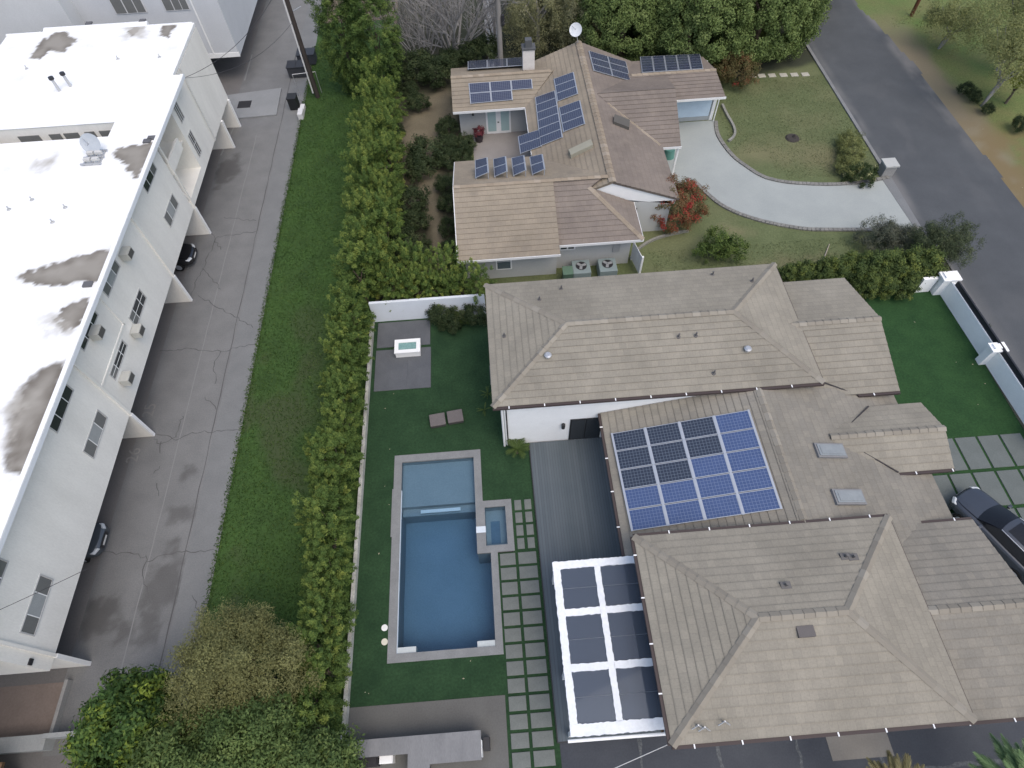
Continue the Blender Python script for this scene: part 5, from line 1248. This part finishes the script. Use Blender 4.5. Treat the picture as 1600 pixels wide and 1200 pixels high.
# colourful and front garden plants
def single(name, label, cat, loc, mat, seed, n=90, rx=.9, ry=.9, rz=.8, cz=.8, per=70, r=.24, L=.11, W=.05, trunk=None, up=.35, light=.1, inner=.4, lump=.25, tone=(.45, .17), axial=0., bottom=-.6, bark=BARK):
    rng = np.random.default_rng(seed)
    cl = egg_clumps(rng, n, rx, ry, rz, cz, inner, lump, bottom, tone, light)
    t = plant(name, label, cat, None, cl, per, r, L, W, mat, rng, trunk_mesh(*trunk, rng, 5, rx*.5) if trunk else None, bark, up=up, axial=axial); t.location = loc; return t
RED = leafmat('red_bush_leaves', (.09, .10, .035), (.17, .12, .055), (.42, .045, .045))
q = at(1052, 325, 1.0); single('red_flowering_bush', 'red and green flowering bush at the corner of the drive', 'bush', (q.x, q.y, 0), RED, 71, 260, 2.0, 1.8, 1.45, 1.35, 85, .30, .11, .055, (1.5, .08), light=.5, tone=(.38, .2))
q = at(1150, 115, .9); single('red_flowering_bush', 'greenish bush with a few red flowers beside the garage end wall', 'bush', (q.x, q.y, 0), RED, 72, 150, 1.7, 1.6, 1.2, 1.2, 75, .3, .13, .06, (1.5, .08), light=.10, tone=(.25, .15))
CIT = leafmat('citrus_leaves', (.035, .065, .016), (.09, .14, .034), (.17, .23, .055))
q = at(1124, 388, .8); single('citrus_bush', 'bright green bush alone on the lower front lawn', 'bush', (q.x, q.y, 0), CIT, 73, 130, 1.25, 1.0, 1.0, 1.0, 60, .25, .12, .055, (1.2, .06), lump=.55, inner=.6)
_rg = np.random.default_rng(9); _C, _D, _T = crown_pts(_rg, egg_clumps(_rg, 40, .42, .42, .38, .85, .4, .2, -.7, (.6, .2), .2), 40, .14, .4)
_o = bpy.data.objects.new('crown', leaf_mesh('crown', _C, _D, _T, .09, .045, leafmat('dark_red_leaves', (.05, .02, .025), (.14, .035, .045), (.26, .07, .08)), _rg)); COL.objects.link(_o); _o.parent = POTS
ORN = leafmat('tall_grass_leaves', (.10, .12, .045), (.19, .215, .075), (.27, .29, .12))
for (px, py), l, s in (((1328, 222), 'upper yellow green ornamental bush in the lawn bed by the street', 1.), ((1330, 242), 'middle yellow green ornamental bush in the lawn bed by the street', 1.05), ((1326, 262), 'lower yellow green ornamental bush, left of the flowering one', 1.)):
    q = at(px, py, .5); single('ornamental_bush', l, 'bush', (q.x, q.y, 0), ORN, int(px+py), 75, .85*s, .95*s, .6, .55, 70, .22, .15, .03, None, up=.9)
FLW = leafmat('white_flower_leaves', (.03, .05, .018), (.06, .09, .03), (.70, .68, .36))
q = at(1345, 274, .4); single('flowering_bush', 'dark green bush with pale yellow flowers beside the driveway mouth', 'bush', (q.x, q.y, 0), FLW, 74, 85, 1.15, .85, .6, .5, 70, .2, .11, .06, None, light=.06, tone=(.30, .13))
ROS = leafmat('rosemary_leaves', (.05, .06, .04), (.11, .125, .088), (.18, .19, .14))
for (px, py), s, l in (((1375, 370), 1.15, 'grey green feathery shrub below the driveway mouth'), ((1405, 375), 1.2, 'grey green feathery shrub right of it, toward the street tree')):
    q = at(px, py, .8); single('feathery_shrub', l, 'shrub', (q.x, q.y, 0), ROS, int(px), 120, 1.35*s, 1.15*s, .9, .85, 60, .27, .18, .025, None, up=.7, inner=.5)
FTH = leafmat('feathery_leaves', (.034, .050, .024), (.075, .098, .05), (.13, .155, .08))
q = at(1474, 380, 1.8); single('feathery_tree', 'dark feathery tree leaning over the street at the white wall corner', 'tree', (q.x, q.y, 0), FTH, 76, 300, 1.75, 1.35, 1.45, 1.8, 60, .32, .17, .028, (2.6, .1), up=.35, inner=.6, lump=.4)
NEH = leafmat('front_hedge_leaves', (.034, .056, .020), (.092, .135, .040), (.21, .25, .06))
def mk_ne(k):
    rng = np.random.default_rng(760+k)
    cl = egg_clumps(rng, 95, .85, .8, .95, 1.0, .4, .25, -.7, (.42, .15), .16)
    return plant('front_hedge_shrub', 'hedge shrub', 'hedge shrub', None, cl, 75, .23, .12, .055, NEH, rng, trunk_mesh(1.2, .05, rng, 4, .4), up=.6)
NP_ = Protos(mk_ne, 3)
for k, px in enumerate((1228, 1250, 1278, 1300, 1325, 1348, 1372, 1396, 1420, 1440)):
    q = at(px, 432-(px-1228)*.045, .8); s = .8+.07*k if k < 6 else 1.15
    NP_.put(k, (q.x, q.y, 0), k*1.3, (s, s, s*1.05), 'bushy shrub in the green hedge between the two front gardens', 'hedge between the front gardens')
for k, px in enumerate((1350, 1380, 1410)):
    q = at(px, 452, .5); NP_.put(k, (q.x, q.y, 0), k, .85, 'lower shrub in front of the front garden hedge, over the green turf', 'low front of the garden hedge')
PUR = leafmat('purple_leaves', (.06, .03, .035), (.10, .05, .055), (.12, .10, .06))
for y, m_, l in ((21.6, PUR, 'low purple red shrub in the bed outside the white street wall'), (20.1, BUSH, 'low grey green shrub in the bed outside the white street wall'), (14.8, BUSH, 'dark shrub at the foot of the street wall, lowest in view')):
    single('low_shrub', l, 'shrub', (28.95, y, 0), m_, int(y*10), 40, .3, .75, .35, .3, 60, .16, .1, .045)
# small palms and strappy plants by the pool-side wall and the far wall
PALM = leafmat('palm_leaves', (.035, .06, .018), (.075, .12, .032), (.14, .19, .06), .5)
def palm(label, loc, n, L, W, seed, h=.3, mat=PALM, bend=.7, name='fan_palm', up=(.5, 1.2), az=None, trunk=True, fine=26, spread=.55):
    rn = random.Random(seed); t = thing(name, label, 'palm', loc); b = MB()
    for k in range(n):
        a = rn.uniform(0, 6.283) if az is None else rn.gauss(az[0], az[1]); d = Vector((math.cos(a), math.sin(a), rn.uniform(*up))).normalized()
        p = Vector((loc[0], loc[1], h+loc[2])); l = L*rn.uniform(.75, 1.1); pts = []
        for j in range(7): pts.append(p.copy()); d = (d-Vector((0, 0, bend*.16))).normalized(); p = p+d*l/6
        b.tube(pts, [.018*L, .016*L, .013*L, .01*L, .008*L, .006*L, .003*L], 4)
        for j in range(1, fine):
            s = j/fine*5.99; i = int(s); c = pts[i].lerp(pts[min(i+1, 6)], s-i); dr = (pts[min(i+1, 6)]-pts[i]).normalized()
            sd_ = dr.cross(Vector((0, 0, 1))).normalized(); ll = W*math.sin(math.pi*(.12+.85*j/fine))*rn.uniform(.8, 1.15)
            for sg in (-1, 1):
                tip = c+sd_*sg*ll*spread+dr*ll*.8+Vector((0, 0, -.18*ll+rn.gauss(0, .06)*ll)); wv = dr*.018*L
                tn = .45+rn.gauss(0, .17); b.poly([c-wv, c+wv, tip], tone=tn)
    b.build('fronds', mat, t)
    if trunk: b = MB(); b.tube([(loc[0], loc[1], 0), (loc[0]+.02, loc[1], loc[2]+h)], [.16, .12], 8); b.build('trunk', BARK, t)
    return t
q = at(808, 700, .4); palm('bushy green fan palm at the foot of the white pool side wall', (q.x, q.y, 0), 26, .75, .32, 1)
q = at(722, 488, .6); palm('spiky palm in front of the far white wall of the pool yard', (q.x, q.y, 0), 24, 1.1, .42, 2)
for (px, py), s, l in (((690, 494), .9, 'dark shrub at the right end of the dark terrace slabs'), ((742, 494), .85, 'dark shrub under the house corner by the far white wall'), ((705, 505), .7, 'low dark shrub in front of the spiky palm')):
    q = at(px, py, .5); BP.put(kb, (q.x, q.y, 0), r7.uniform(0, 6), s, l); kb += 1
for (px, py), l in (((757, 640), 'tuft of strappy leaves under the corner of the pool side roof'), ((762, 615), 'upper tuft of strappy leaves along the pool side house wall')):
    q = at(px, py, .3); palm(l, (q.x, q.y, 0), 9, .55, .12, int(py), name='strappy_plant', trunk=False)
sheet('stepping_pad', [(-.75, -.1, 19.2, 20.6)], .03, PAVER)
# large palms at the bottom right corner
DRYP = leafmat('dry_palm_leaves', (.11, .095, .045), (.21, .19, .09), (.34, .31, .17), .6)
GRNP = leafmat('green_palm_leaves', (.07, .12, .045), (.15, .24, .10), (.33, .43, .22), .5)
palm('brownish palm crown rising at the bottom edge below the big hip roof', (13.0, -1.75, 3.2), 40, 1.5, .5, 31, .3, DRYP, .75, 'palm_tree', (.3, 1.4), (1.9, .9), fine=60, spread=.3)
palm('large bright green palm crown at the bottom right corner', (17.7, -2.5, 3.2), 50, 2.5, .75, 32, .3, GRNP, .7, 'palm_tree', (.25, 1.2), (2.2, .75), fine=64, spread=.32)
# --- trees at the bottom left
BL1 = leafmat('young_tree_leaves', (.026, .060, .016), (.068, .125, .032), (.24, .31, .045))
BL2 = leafmat('khaki_tree_leaves', (.10, .105, .042), (.19, .195, .078), (.27, .275, .11))
BL3 = leafmat('grey_green_leaves', (.050, .085, .026), (.110, .165, .050), (.20, .26, .08))
single('leafy_tree', 'bright green leafy tree at the lower left beside the apartment corner', 'tree', (-15.4, 2.6, 0), BL1, 81, 300, 1.75, 1.65, 2.1, 3.4, 75, .40, .19, .09, (4.2, .14), up=.5, light=.12)
single('leafy_tree', 'small bright green tree left of the lower left corner trees, cut by the bottom edge', 'tree', (-15.2, .2, 0), BL1, 82, 240, 1.6, 1.6, 1.9, 3.2, 75, .36, .19, .09, (3.6, .12), up=.5, light=.16)
single('khaki_tree', 'large khaki brown feathery tree at the end of the grass strip', 'tree', (-11.4, 4.3, 0), BL2, 83, 700, 2.45, 2.0, 2.2, 3.7, 95, .40, .105, .035, (5, .18), up=.5, inner=.4, lump=.24, tone=(.48, .17))
single('grey_green_tree', 'grey green tree below the khaki tree at the bottom edge', 'tree', (-10.8, 1.0, 0), BL3, 84, 560, 2.6, 1.7, 2.2, 3.8, 85, .40, .13, .06, (5, .18), up=.45, lump=.3)
single('grey_green_tree', 'grey green tree at the bottom edge beside the yard wall end', 'tree', (-8.3, .4, 0), BL3, 85, 330, 1.5, 1.6, 1.9, 3.1, 65, .38, .16, .07, (4, .14), up=.45)
single('grey_green_tree', 'grey green tree at the bottom edge between the leafy and khaki trees', 'tree', (-13.2, 1.0, 0), BL3, 86, 330, 1.8, 1.6, 2.0, 3.5, 65, .4, .17, .07, (4.4, .15), up=.45)
# --- right of the street
VT = leafmat('grey_street_tree_leaves', (.12, .135, .055), (.225, .245, .10), (.30, .32, .12))
def street_tree(loc, label, seed, n, rx, ry, rz, cz, lean):
    t = single('street_tree', label, 'tree', loc, VT, seed, int(n*1.5), rx, ry, rz, cz, 52, .52, .14, .06, None, up=.3, inner=.8, lump=.5, tone=(.5, .18), light=.07, bottom=-.5)
    rn = random.Random(seed); b = MB()
    for k in range(4):
        a = rn.uniform(-.6, .6)+lean; b.tube([(0, 0, -.05), (.25*math.cos(a)+k*.1, .2*math.sin(a), cz*.4), (rx*.4*math.cos(a+k-1.5), ry*.4*math.sin(a+k-1.5), cz*.85), (rx*.75*math.cos(a+k-1.5), ry*.75*math.sin(a+k-1.5), cz*1.15)], [.10, .08, .05, .02], 7)
    b.build('trunk', GREYBARK, t); return t
street_tree((40.0, 42.3, 0), 'thin crowned grey green street tree with pale stems right of the street', 91, 210, 3.0, 3.2, 2.2, 4.4, .9)
street_tree((43.6, 47.0, 0), 'second thin crowned tree behind the pale stemmed one, toward the top right corner', 92, 240, 3.8, 3.4, 2.4, 4.8, .4)
street_tree((40.4, 50.8, 0), 'loose low tree on the green verge below the brown pole', 93, 130, 2.6, 2.6, 1.4, 2.3, .4)
YEL = leafmat('yellow_green_leaves', (.08, .12, .012), (.17, .22, .02), (.27, .30, .04))
q = at(1603, 62, 3); single('yellow_green_bush', 'upper yellow green crown at the right edge of the photo', 'bush', (q.x, q.y, 0), YEL, 95, 90, 1.2, 1.2, 1.1, 3.0, 60, .3, .15, .07, (3, .1))
q = at(1606, 112, 2.6); single('yellow_green_bush', 'lower yellow green crown at the right edge of the photo', 'bush', (q.x, q.y, 0), YEL, 96, 80, 1.1, 1.1, .9, 2.5, 60, .3, .15, .07, (2.6, .1))
for (px, py), s, l in (((1510, 138), .6, 'dark green bush left of the pale stemmed street tree'), ((1545, 168), .5, 'small dark bush at the foot of the pale stemmed street tree'), ((1596, 195), .7, 'green bush at the right edge below the street tree'), ((1462, 22), .65, 'small dark shrub beside the brown pole on the verge'), ((1525, 150), .55, 'dark bush between the first bush and the pale stems')):
    q = at(px, py, .5); BP.put(kb, (q.x, q.y, 0), r7.uniform(0, 6), s, l); kb += 1
# blades standing up from the grass strip, with a ragged border along the alley
def blades(name, n, fx, L, mat, seed, label):
    rng = np.random.default_rng(seed); P = fx(rng, n); D = unit(rng.normal(size=(n, 3))*.55+np.array([0, 0, 1.0]))
    P[:, 2] = L*.35; o = bpy.data.objects.new(name, leaf_mesh(name, P, D, np.clip(.5+.22*rng.normal(size=n)+.25*np.array([noise.noise(Vector((p[0]*.5, p[1]*.5, seed))) for p in P]), 0, 1), L, L*.3, mat, rng)); COL.objects.link(o); tag(o, label, 'grass', None, 'stuff')
GB = leafmat('grass_blades', (.022, .050, .012), (.046, .100, .020), (.10, .15, .035))
def strip_pts(rng, n):
    x = np.where(rng.random(n) < .12, -15.07+rng.normal(size=n)*.10, rng.uniform(-15.0, -9.0, n)); return np.stack([x, rng.uniform(3, 58, n), np.zeros(n)], 1)
blades('grass_blades', 42000, strip_pts, .13, GB, 3, 'green grass blades of the strip between the alley and the hedge')
LB = leafmat('lawn_blades', (.055, .075, .028), (.11, .14, .055), (.20, .20, .10))
def lawn_pts(rng, n):
    out = []
    while len(out) < n:
        x, y = rng.uniform(10, 29), rng.uniform(26.5, 48)
        ok = (x > 19 and y > 36 and (x-21.5 > 0 or y > 38.5)) or (y < 29 and x > 10.5) or (x > 22 and 35.2 < y)
        if ok: out.append((x, y, 0.))
    return np.array(out)
blades('lawn_blades', 16000, lawn_pts, .09, LB, 5, 'olive green blades of the neighbour front lawn')
# fallen leaves
b = MB(); rn = random.Random(2)
for k in range(34):
    if k < 8: x, y, z = rn.uniform(-7.2, -6.4), rn.uniform(3, 20), .02
    elif k < 13: x, y, z = rn.uniform(-6, 1), rn.uniform(2.9, 4.4), .02
    elif k < 18: x, y, z = rn.uniform(23, 28), rn.uniform(14, 23), .02
    else: x, y, z = rn.uniform(37.3, 40), rn.uniform(28, 50), .02
    a = rn.uniform(0, 6.28); s = rn.uniform(.03, .06); b.poly([(x+s*math.cos(a), y+s*math.sin(a), z), (x-s*.5*math.sin(a), y+s*.5*math.cos(a), z+.015), (x-s*math.cos(a), y-s*math.sin(a), z), (x+s*.5*math.sin(a), y-s*.5*math.cos(a), z+.012)])
tag(b.build('fallen_leaves', plain('dry_leaf', (.42, .38, .27), .8, var=.3)), 'pale dry leaves scattered on the dark turf', 'fallen leaves', None, 'stuff')

# ------------------------------------------------------------------ poles and wires
up_ = thing('utility_pole', 'brown timber utility pole with a white pipe on the grass beside the alley', 'utility pole', (-14.0, 49.75, 0))
b = MB(); b.tube([(-14.0, 49.75, -.1), (-14.0, 49.75, 14)], [.19, .14], 12); b.build('pole', surf('creosote_timber', (.062, .052, .047), (.038, .032, .03), 2, 20, .25, .9, stretch=(4, 4, .4)), up_)
b = MB(); b.tube([(-14.25, 49.6, .5), (-14.2, 49.6, 12)], .06, 6); b.build('riser_pipe', plain('riser_grey', (.62, .62, .62), .5), up_)
b = MB(); b.tube([(-13.8, 49.75, 7.0), (-13.1, 49.7, 7.3)], .03, 5); b.build('pole_step', GALV, up_)
vp = thing('utility_pole', 'reddish brown pole with white bands on the green verge at the top right', 'utility pole', (at(1424, 24).x, at(1424, 24).y, 0))
c = at(1424, 24); b = MB(); b.tube([(c.x, c.y, -.1), (c.x, c.y, 9)], [.17, .13], 10); b.build('pole', plain('red_brown_timber', (.13, .055, .03), .9, var=.2), vp)
b = MB(); [b.cyl((c.x, c.y), .175, z, z+.12, 12) for z in (1.5, 2.1, 2.5)]; b.build('band', plain('pole_band', (.6, .55, .42), .6), vp)
pp = thing('utility_pole', 'tall pale grey pole behind the neighbour house, between bare tree and olive tree', 'utility pole', (1.9, 52.6, 0))
b = MB(); b.tube([(1.9, 52.6, -.1), (1.9, 52.6, 11)], [.24, .18], 12); b.build('pole', plain('grey_pole', (.27, .26, .245), .9, var=.15), pp)
b = MB(); b.box(2.1, 2.35, 52.3, 52.6, 3.6, 4.4); b.build('pole_box', DARKMETAL, pp)
def wire(label, pts, r=.012, sag=.4, col=(.04, .04, .045), name='overhead_wire'):
    b = MB(); A, B = map(Vector, pts); P = []
    for k in range(25): t = k/24; p = A.lerp(B, t); p.z -= 4*sag*t*(1-t); P.append(p)
    b.tube(P, r, 5); tag(b.build(name, plain('wire_'+str(len(bpy.data.materials)), col, .6)), label, 'wire'); 
wire('dark service wire from the apartment facade across the alley to the pole', ((FX+.1, 41.2, 7.2), (-14.0, 49.75, 9.0)), .016, .9)
wire('second service wire dropping from the same facade point toward the pole foot', ((FX+.1, 41.15, 7.2), (-14.0, 49.7, 6.3)), .013, 1.0)
wire('thin wire crossing the white facade near its lower end', ((-27, 3.5, 7.0), (FX-.5+3.5, 8.0, 6.2)), .012, .3)
wire('thin pale line crossing from the pergola gutter corner to the bottom edge', ((5.1, .45, 3.6), (-.5, -1.2, 2.4)), .014, .1, (.55, .55, .53))
# bins and a gate frame at the foot of the pole
q = at(458, 158, .6); bi = thing('wheelie_bin', 'black wheelie bin between the concrete pad and the utility pole', 'bin', (q.x, q.y, 0))
b = MB(); b.prism([(q.x-.35, q.y-.4), (q.x+.35, q.y-.4), (q.x+.35, q.y+.4), (q.x-.35, q.y+.4)], .05, 1.0); b.build('bin_body', plain('bin_black', (.018, .02, .022), .5), bi)
b = MB(); b.box(q.x-.38, q.x+.38, q.y-.44, q.y+.42, 1.001, 1.07); b.build('lid', plain('bin_black_lid', (.026, .028, .03), .5), bi)
for (px, py), l, cl in (((478, 84), 'dark blue grey dumpster behind the utility pole, the far one', (.05, .055, .065)), ((463, 103), 'dark dumpster behind the utility pole, the near one', (.045, .048, .055))):
    q = at(px, py, .8); du = thing('dumpster', l, 'dumpster', (q.x, q.y, 0)); m_ = plain('dumpster_'+str(px), cl, .6)
    b = MB(); b.prism([(q.x-.75, q.y-.55), (q.x+.75, q.y-.55), (q.x+.75, q.y+.55), (q.x-.75, q.y+.55)], .1, .95); b.build('container', m_, du)
    b = MB(); b.box(q.x-.8, q.x-.02, q.y-.6, q.y+.6, .951, 1.0); b.box(q.x+.02, q.x+.8, q.y-.6, q.y+.6, .951, 1.0); b.build('lid', plain('dumpster_lid_'+str(px), tuple(x*.8 for x in cl), .5), du)
gp = thing('chain_link_gate', 'thin metal gate frame beside the dumpsters and the utility pole', 'gate', (at(467, 149).x, at(467, 149).y, 0))
A = at(468, 150); Bq = at(474, 115); b = MB(); b.tube([(A.x, A.y, 0), (A.x, A.y, 1.9)], .03, 6); b.tube([(A.x, A.y, 1.9), (A.x+1.9, A.y+.2, 1.9)], .025, 6); b.tube([(A.x+1.9, A.y+.2, 0), (A.x+1.9, A.y+.2, 1.9)], .03, 6); b.build('frame', GALV, gp)
q = at(471, 172, .3); b = MB(); b.box(q.x-.2, q.x+.2, q.y-.9, q.y-.05, 0, .5); b.box(q.x-.15, q.x+.2, q.y+.05, q.y+.8, 0, .35); tag(b.build('rubbish_bag', plain('white_bag', (.62, .63, .64), .6)), 'white rubbish bags on the edge of the grass below the black bin', 'rubbish')

# painted bay numbers on the alley
def text3(name, s, x, y, size, rot, mat, z=.008):
    cu = bpy.data.curves.new(name, 'FONT'); cu.body = s; cu.size = size; cu.align_x = 'CENTER'; cu.align_y = 'CENTER'
    o = bpy.data.objects.new(name, cu); COL.objects.link(o); dg = bpy.context.evaluated_depsgraph_get(); me = bpy.data.meshes.new_from_object(o.evaluated_get(dg)); bpy.data.objects.remove(o)
    me.materials.append(mat); ob = bpy.data.objects.new(name, me); COL.objects.link(ob); ob.location = (x, y, z); ob.rotation_euler = (0, 0, rot); ob['kind'] = 'structure'; return ob
NUM = plain('worn_number_paint', (.225, .222, .218), .9, var=.25)
text3('bay_number', '26', -20.85, 16.35, .95, R(90), NUM); text3('bay_number', '25', -20.7, 19.25, .95, R(90), plain('fainter_paint', (.19, .187, .183), .9)); 

# ------------------------------------------------------------------ cars (nose toward +y in their own frame)
def lerp(a, b, t): return a+(b-a)*t
def make_car(name, label, paint, glass, group=None):
    t = thing(name, label, 'car', (0, 0, 0), 0, group)
    # lower body: stations along the length (y, half width at sill, half width at belt, belt height, hood/deck half width, deck height)
    ST_ = [(2.36, .60, .66, .66, .40, .70), (2.28, .78, .80, .74, .55, .80), (2.05, .86, .88, .80, .66, .88), (1.55, .90, .92, .87, .70, .96), (1.0, .91, .93, .93, .72, 1.02), (.55, .91, .93, .96, .74, 1.04), (-.4, .91, .93, .98, .76, 1.04), (-1.3, .90, .92, 1.0, .76, 1.05), (-1.9, .88, .90, 1.01, .72, 1.05), (-2.25, .82, .85, .98, .62, 1.0), (-2.36, .74, .76, .85, .5, .9)]
    rows = []
    for y, hs, hb, zb, hd, zd in ST_:
        half = [(0, .30), (hs*.6, .28), (hs, .34), (hs+.015, .5), (hb, zb-.10), (hb-.03, zb-.01), (hd+.02, zd-.015), (hd*.6, zd+.012), (0, zd+.02)]
        ring = [(x, y, z) for x, z in half]+[(-x, y, z) for x, z in half[-2:0:-1]]
        rows.append(ring+[ring[0]])
    b = MB(); b.grid(rows); b.poly(list(reversed(rows[0][:-1]))); b.poly(rows[-1][:-1])
    o = b.build('body', paint, t, smooth=True, subsurf=1)
    # hood panel, slightly raised, with centre crease
    H = []
    for y, hw, z in ((2.20, .58, .835), (1.9, .68, .915), (1.5, .70, .985), (1.12, .70, 1.035)):
        H.append([(x*hw, y+.10*(1-x*x)*(1 if y > 2 else .2), z+.018*(1-x*x)+(.012 if .45 < abs(x) < .75 else 0)) for x in np.linspace(-1, 1, 13)])
    b = MB(); b.grid(H); b.build('hood', paint, t, smooth=True)
    def band(rows_, nm, m_): b = MB(); b.grid(rows_); return b.build(nm, m_, t, smooth=True)
    cow = [(x*.72, 1.12+.10*(1-x*x), 1.045+.01*(1-x*x)) for x in np.linspace(-1, 1, 11)]
    hdr = [(x*.57, .28+.07*(1-x*x), 1.47+.03*(1-x*x)) for x in np.linspace(-1, 1, 11)]
    band([[tuple(lerp(a[k], c[k], s)+(.02*math.sin(math.pi*s) if k == 2 else 0) for k in range(3)) for a, c in zip(cow, hdr)] for s in np.linspace(0, 1, 7)], 'windscreen', glass)
    roof = []
    for y, hw, z in ((.28, .57, 1.47), (0, .60, 1.505), (-.6, .61, 1.52), (-1.2, .59, 1.50), (-1.75, .55, 1.45)): roof.append([(x*hw, y+.07*(1-x*x)*(y > .2), z+.03*(1-x*x)-(.012 if abs(x) > .98 else 0)) for x in np.linspace(-1, 1, 11)])
    band(roof, 'roof', paint)
    sr = [[(x*.42, y, z+.034+.02*(1-x*x)) for x in np.linspace(-1, 1, 7)] for y, z in ((.1, 1.49), (-.5, 1.518), (-1.1, 1.50))]; band(sr, 'sunroof', glass)
    rear = [(x*.55, -1.75, 1.45+.03*(1-x*x)) for x in np.linspace(-1, 1, 11)]; rl = [(x*.70, -2.18, 1.03) for x in np.linspace(-1, 1, 11)]
    band([rear, rl], 'rear_window', glass)
    for sg in (-1, 1):
        top = [(sg*hw, y, z) for y, hw, z in ((.28, .57, 1.47), (0, .60, 1.505), (-.6, .61, 1.52), (-1.2, .59, 1.50), (-1.75, .55, 1.45))]
        bot = [(sg*hw, y, z) for y, hw, z in ((1.10, .745, 1.04), (.45, .77, 1.045), (-.5, .785, 1.05), (-1.35, .78, 1.055), (-2.1, .715, 1.04))]
        band([top, [tuple(lerp(a, c, .5)+(.02*sg if k == 0 else 0) for k, (a, c) in enumerate(zip(p, q))) for p, q in zip(top, bot)], bot], 'side_window', glass)
        b = MB(); b.tube([(p[0]+sg*.008, p[1], p[2]+.012) for p in top], .02, 5); b.build('roof_rail', ALU, t)
        b = MB(); b.obox((sg*.98, .82, 1.09), (.11, 0, 0), (0, .07, 0), (0, 0, .065)); b.build('mirror', paint, t, bevel=.03)
        b = MB(); b.obox((sg*.66, 2.20, .735), (.15, -.09*1, 0) if sg > 0 else (.15, .09, 0), (0, .10, .0), (0, -.04, .06)); b.build('headlight', plain('headlight_'+name+str(sg), (.55, .58, .6), .15, spec=.7), t, bevel=.03)
        for y in (1.42, -1.40):
            b = MB(); b.tube([(sg*.74, y, .335), (sg*.95, y, .335)], .335, 22); wl_ = b.build('wheel', RUBBER, t)
            b = MB(); b.tube([(sg*.945, y, .335), (sg*.958, y, .335)], .21, 16); b.build('rim', ALU, wl_)
        b = MB(); b.obox((sg*.74, -2.26, .86), (.10, 0, 0), (0, .05, 0), (0, 0, .10)); b.build('tail_light', plain('tail_red'+str(sg), (.25, .02, .02), .2), t)
    b = MB(); b.obox((0, 2.37, .52), (.42, 0, 0), (0, .02, 0), (0, 0, .12)); b.build('grille', DARKMETAL, t)
    b = MB(); b.obox((0, 2.385, .50), (.26, 0, 0), (0, .012, 0), (0, 0, .055)); b.build('number_plate', plain('plate_white', (.6, .6, .58), .5), t)
    return t
CGLASS = plain('car_glass', (.010, .011, .014), .08, spec=.35)
car = make_car('parked_car', 'dark grey blue car parked on the slab driveway with its nose to the house', plain('dark_car_paint', (.035, .042, .055), .16, spec=.7, var=.02), CGLASS)
car.location = (23.62, 7.95, .045); car.rotation_euler = (0, 0, R(24)); car.scale = (1.06,)*3
c2 = make_car('parked_car', 'black car nosing out of the apartment carport below the white facade', plain('black_car_paint', (.014, .014, .016), .16, spec=.7, var=.02), CGLASS)
c2.location = (-22.75, 31.25, .0); c2.rotation_euler = (0, 0, R(-90))
c3 = make_car('parked_car', 'dark grey car deep in the carport at the lower left, only its nose showing', plain('grey_car_paint', (.055, .065, .075), .2, spec=.7, var=.02), CGLASS)
c3.location = (-23.1, 11.35, .0); c3.rotation_euler = (0, 0, R(-90))
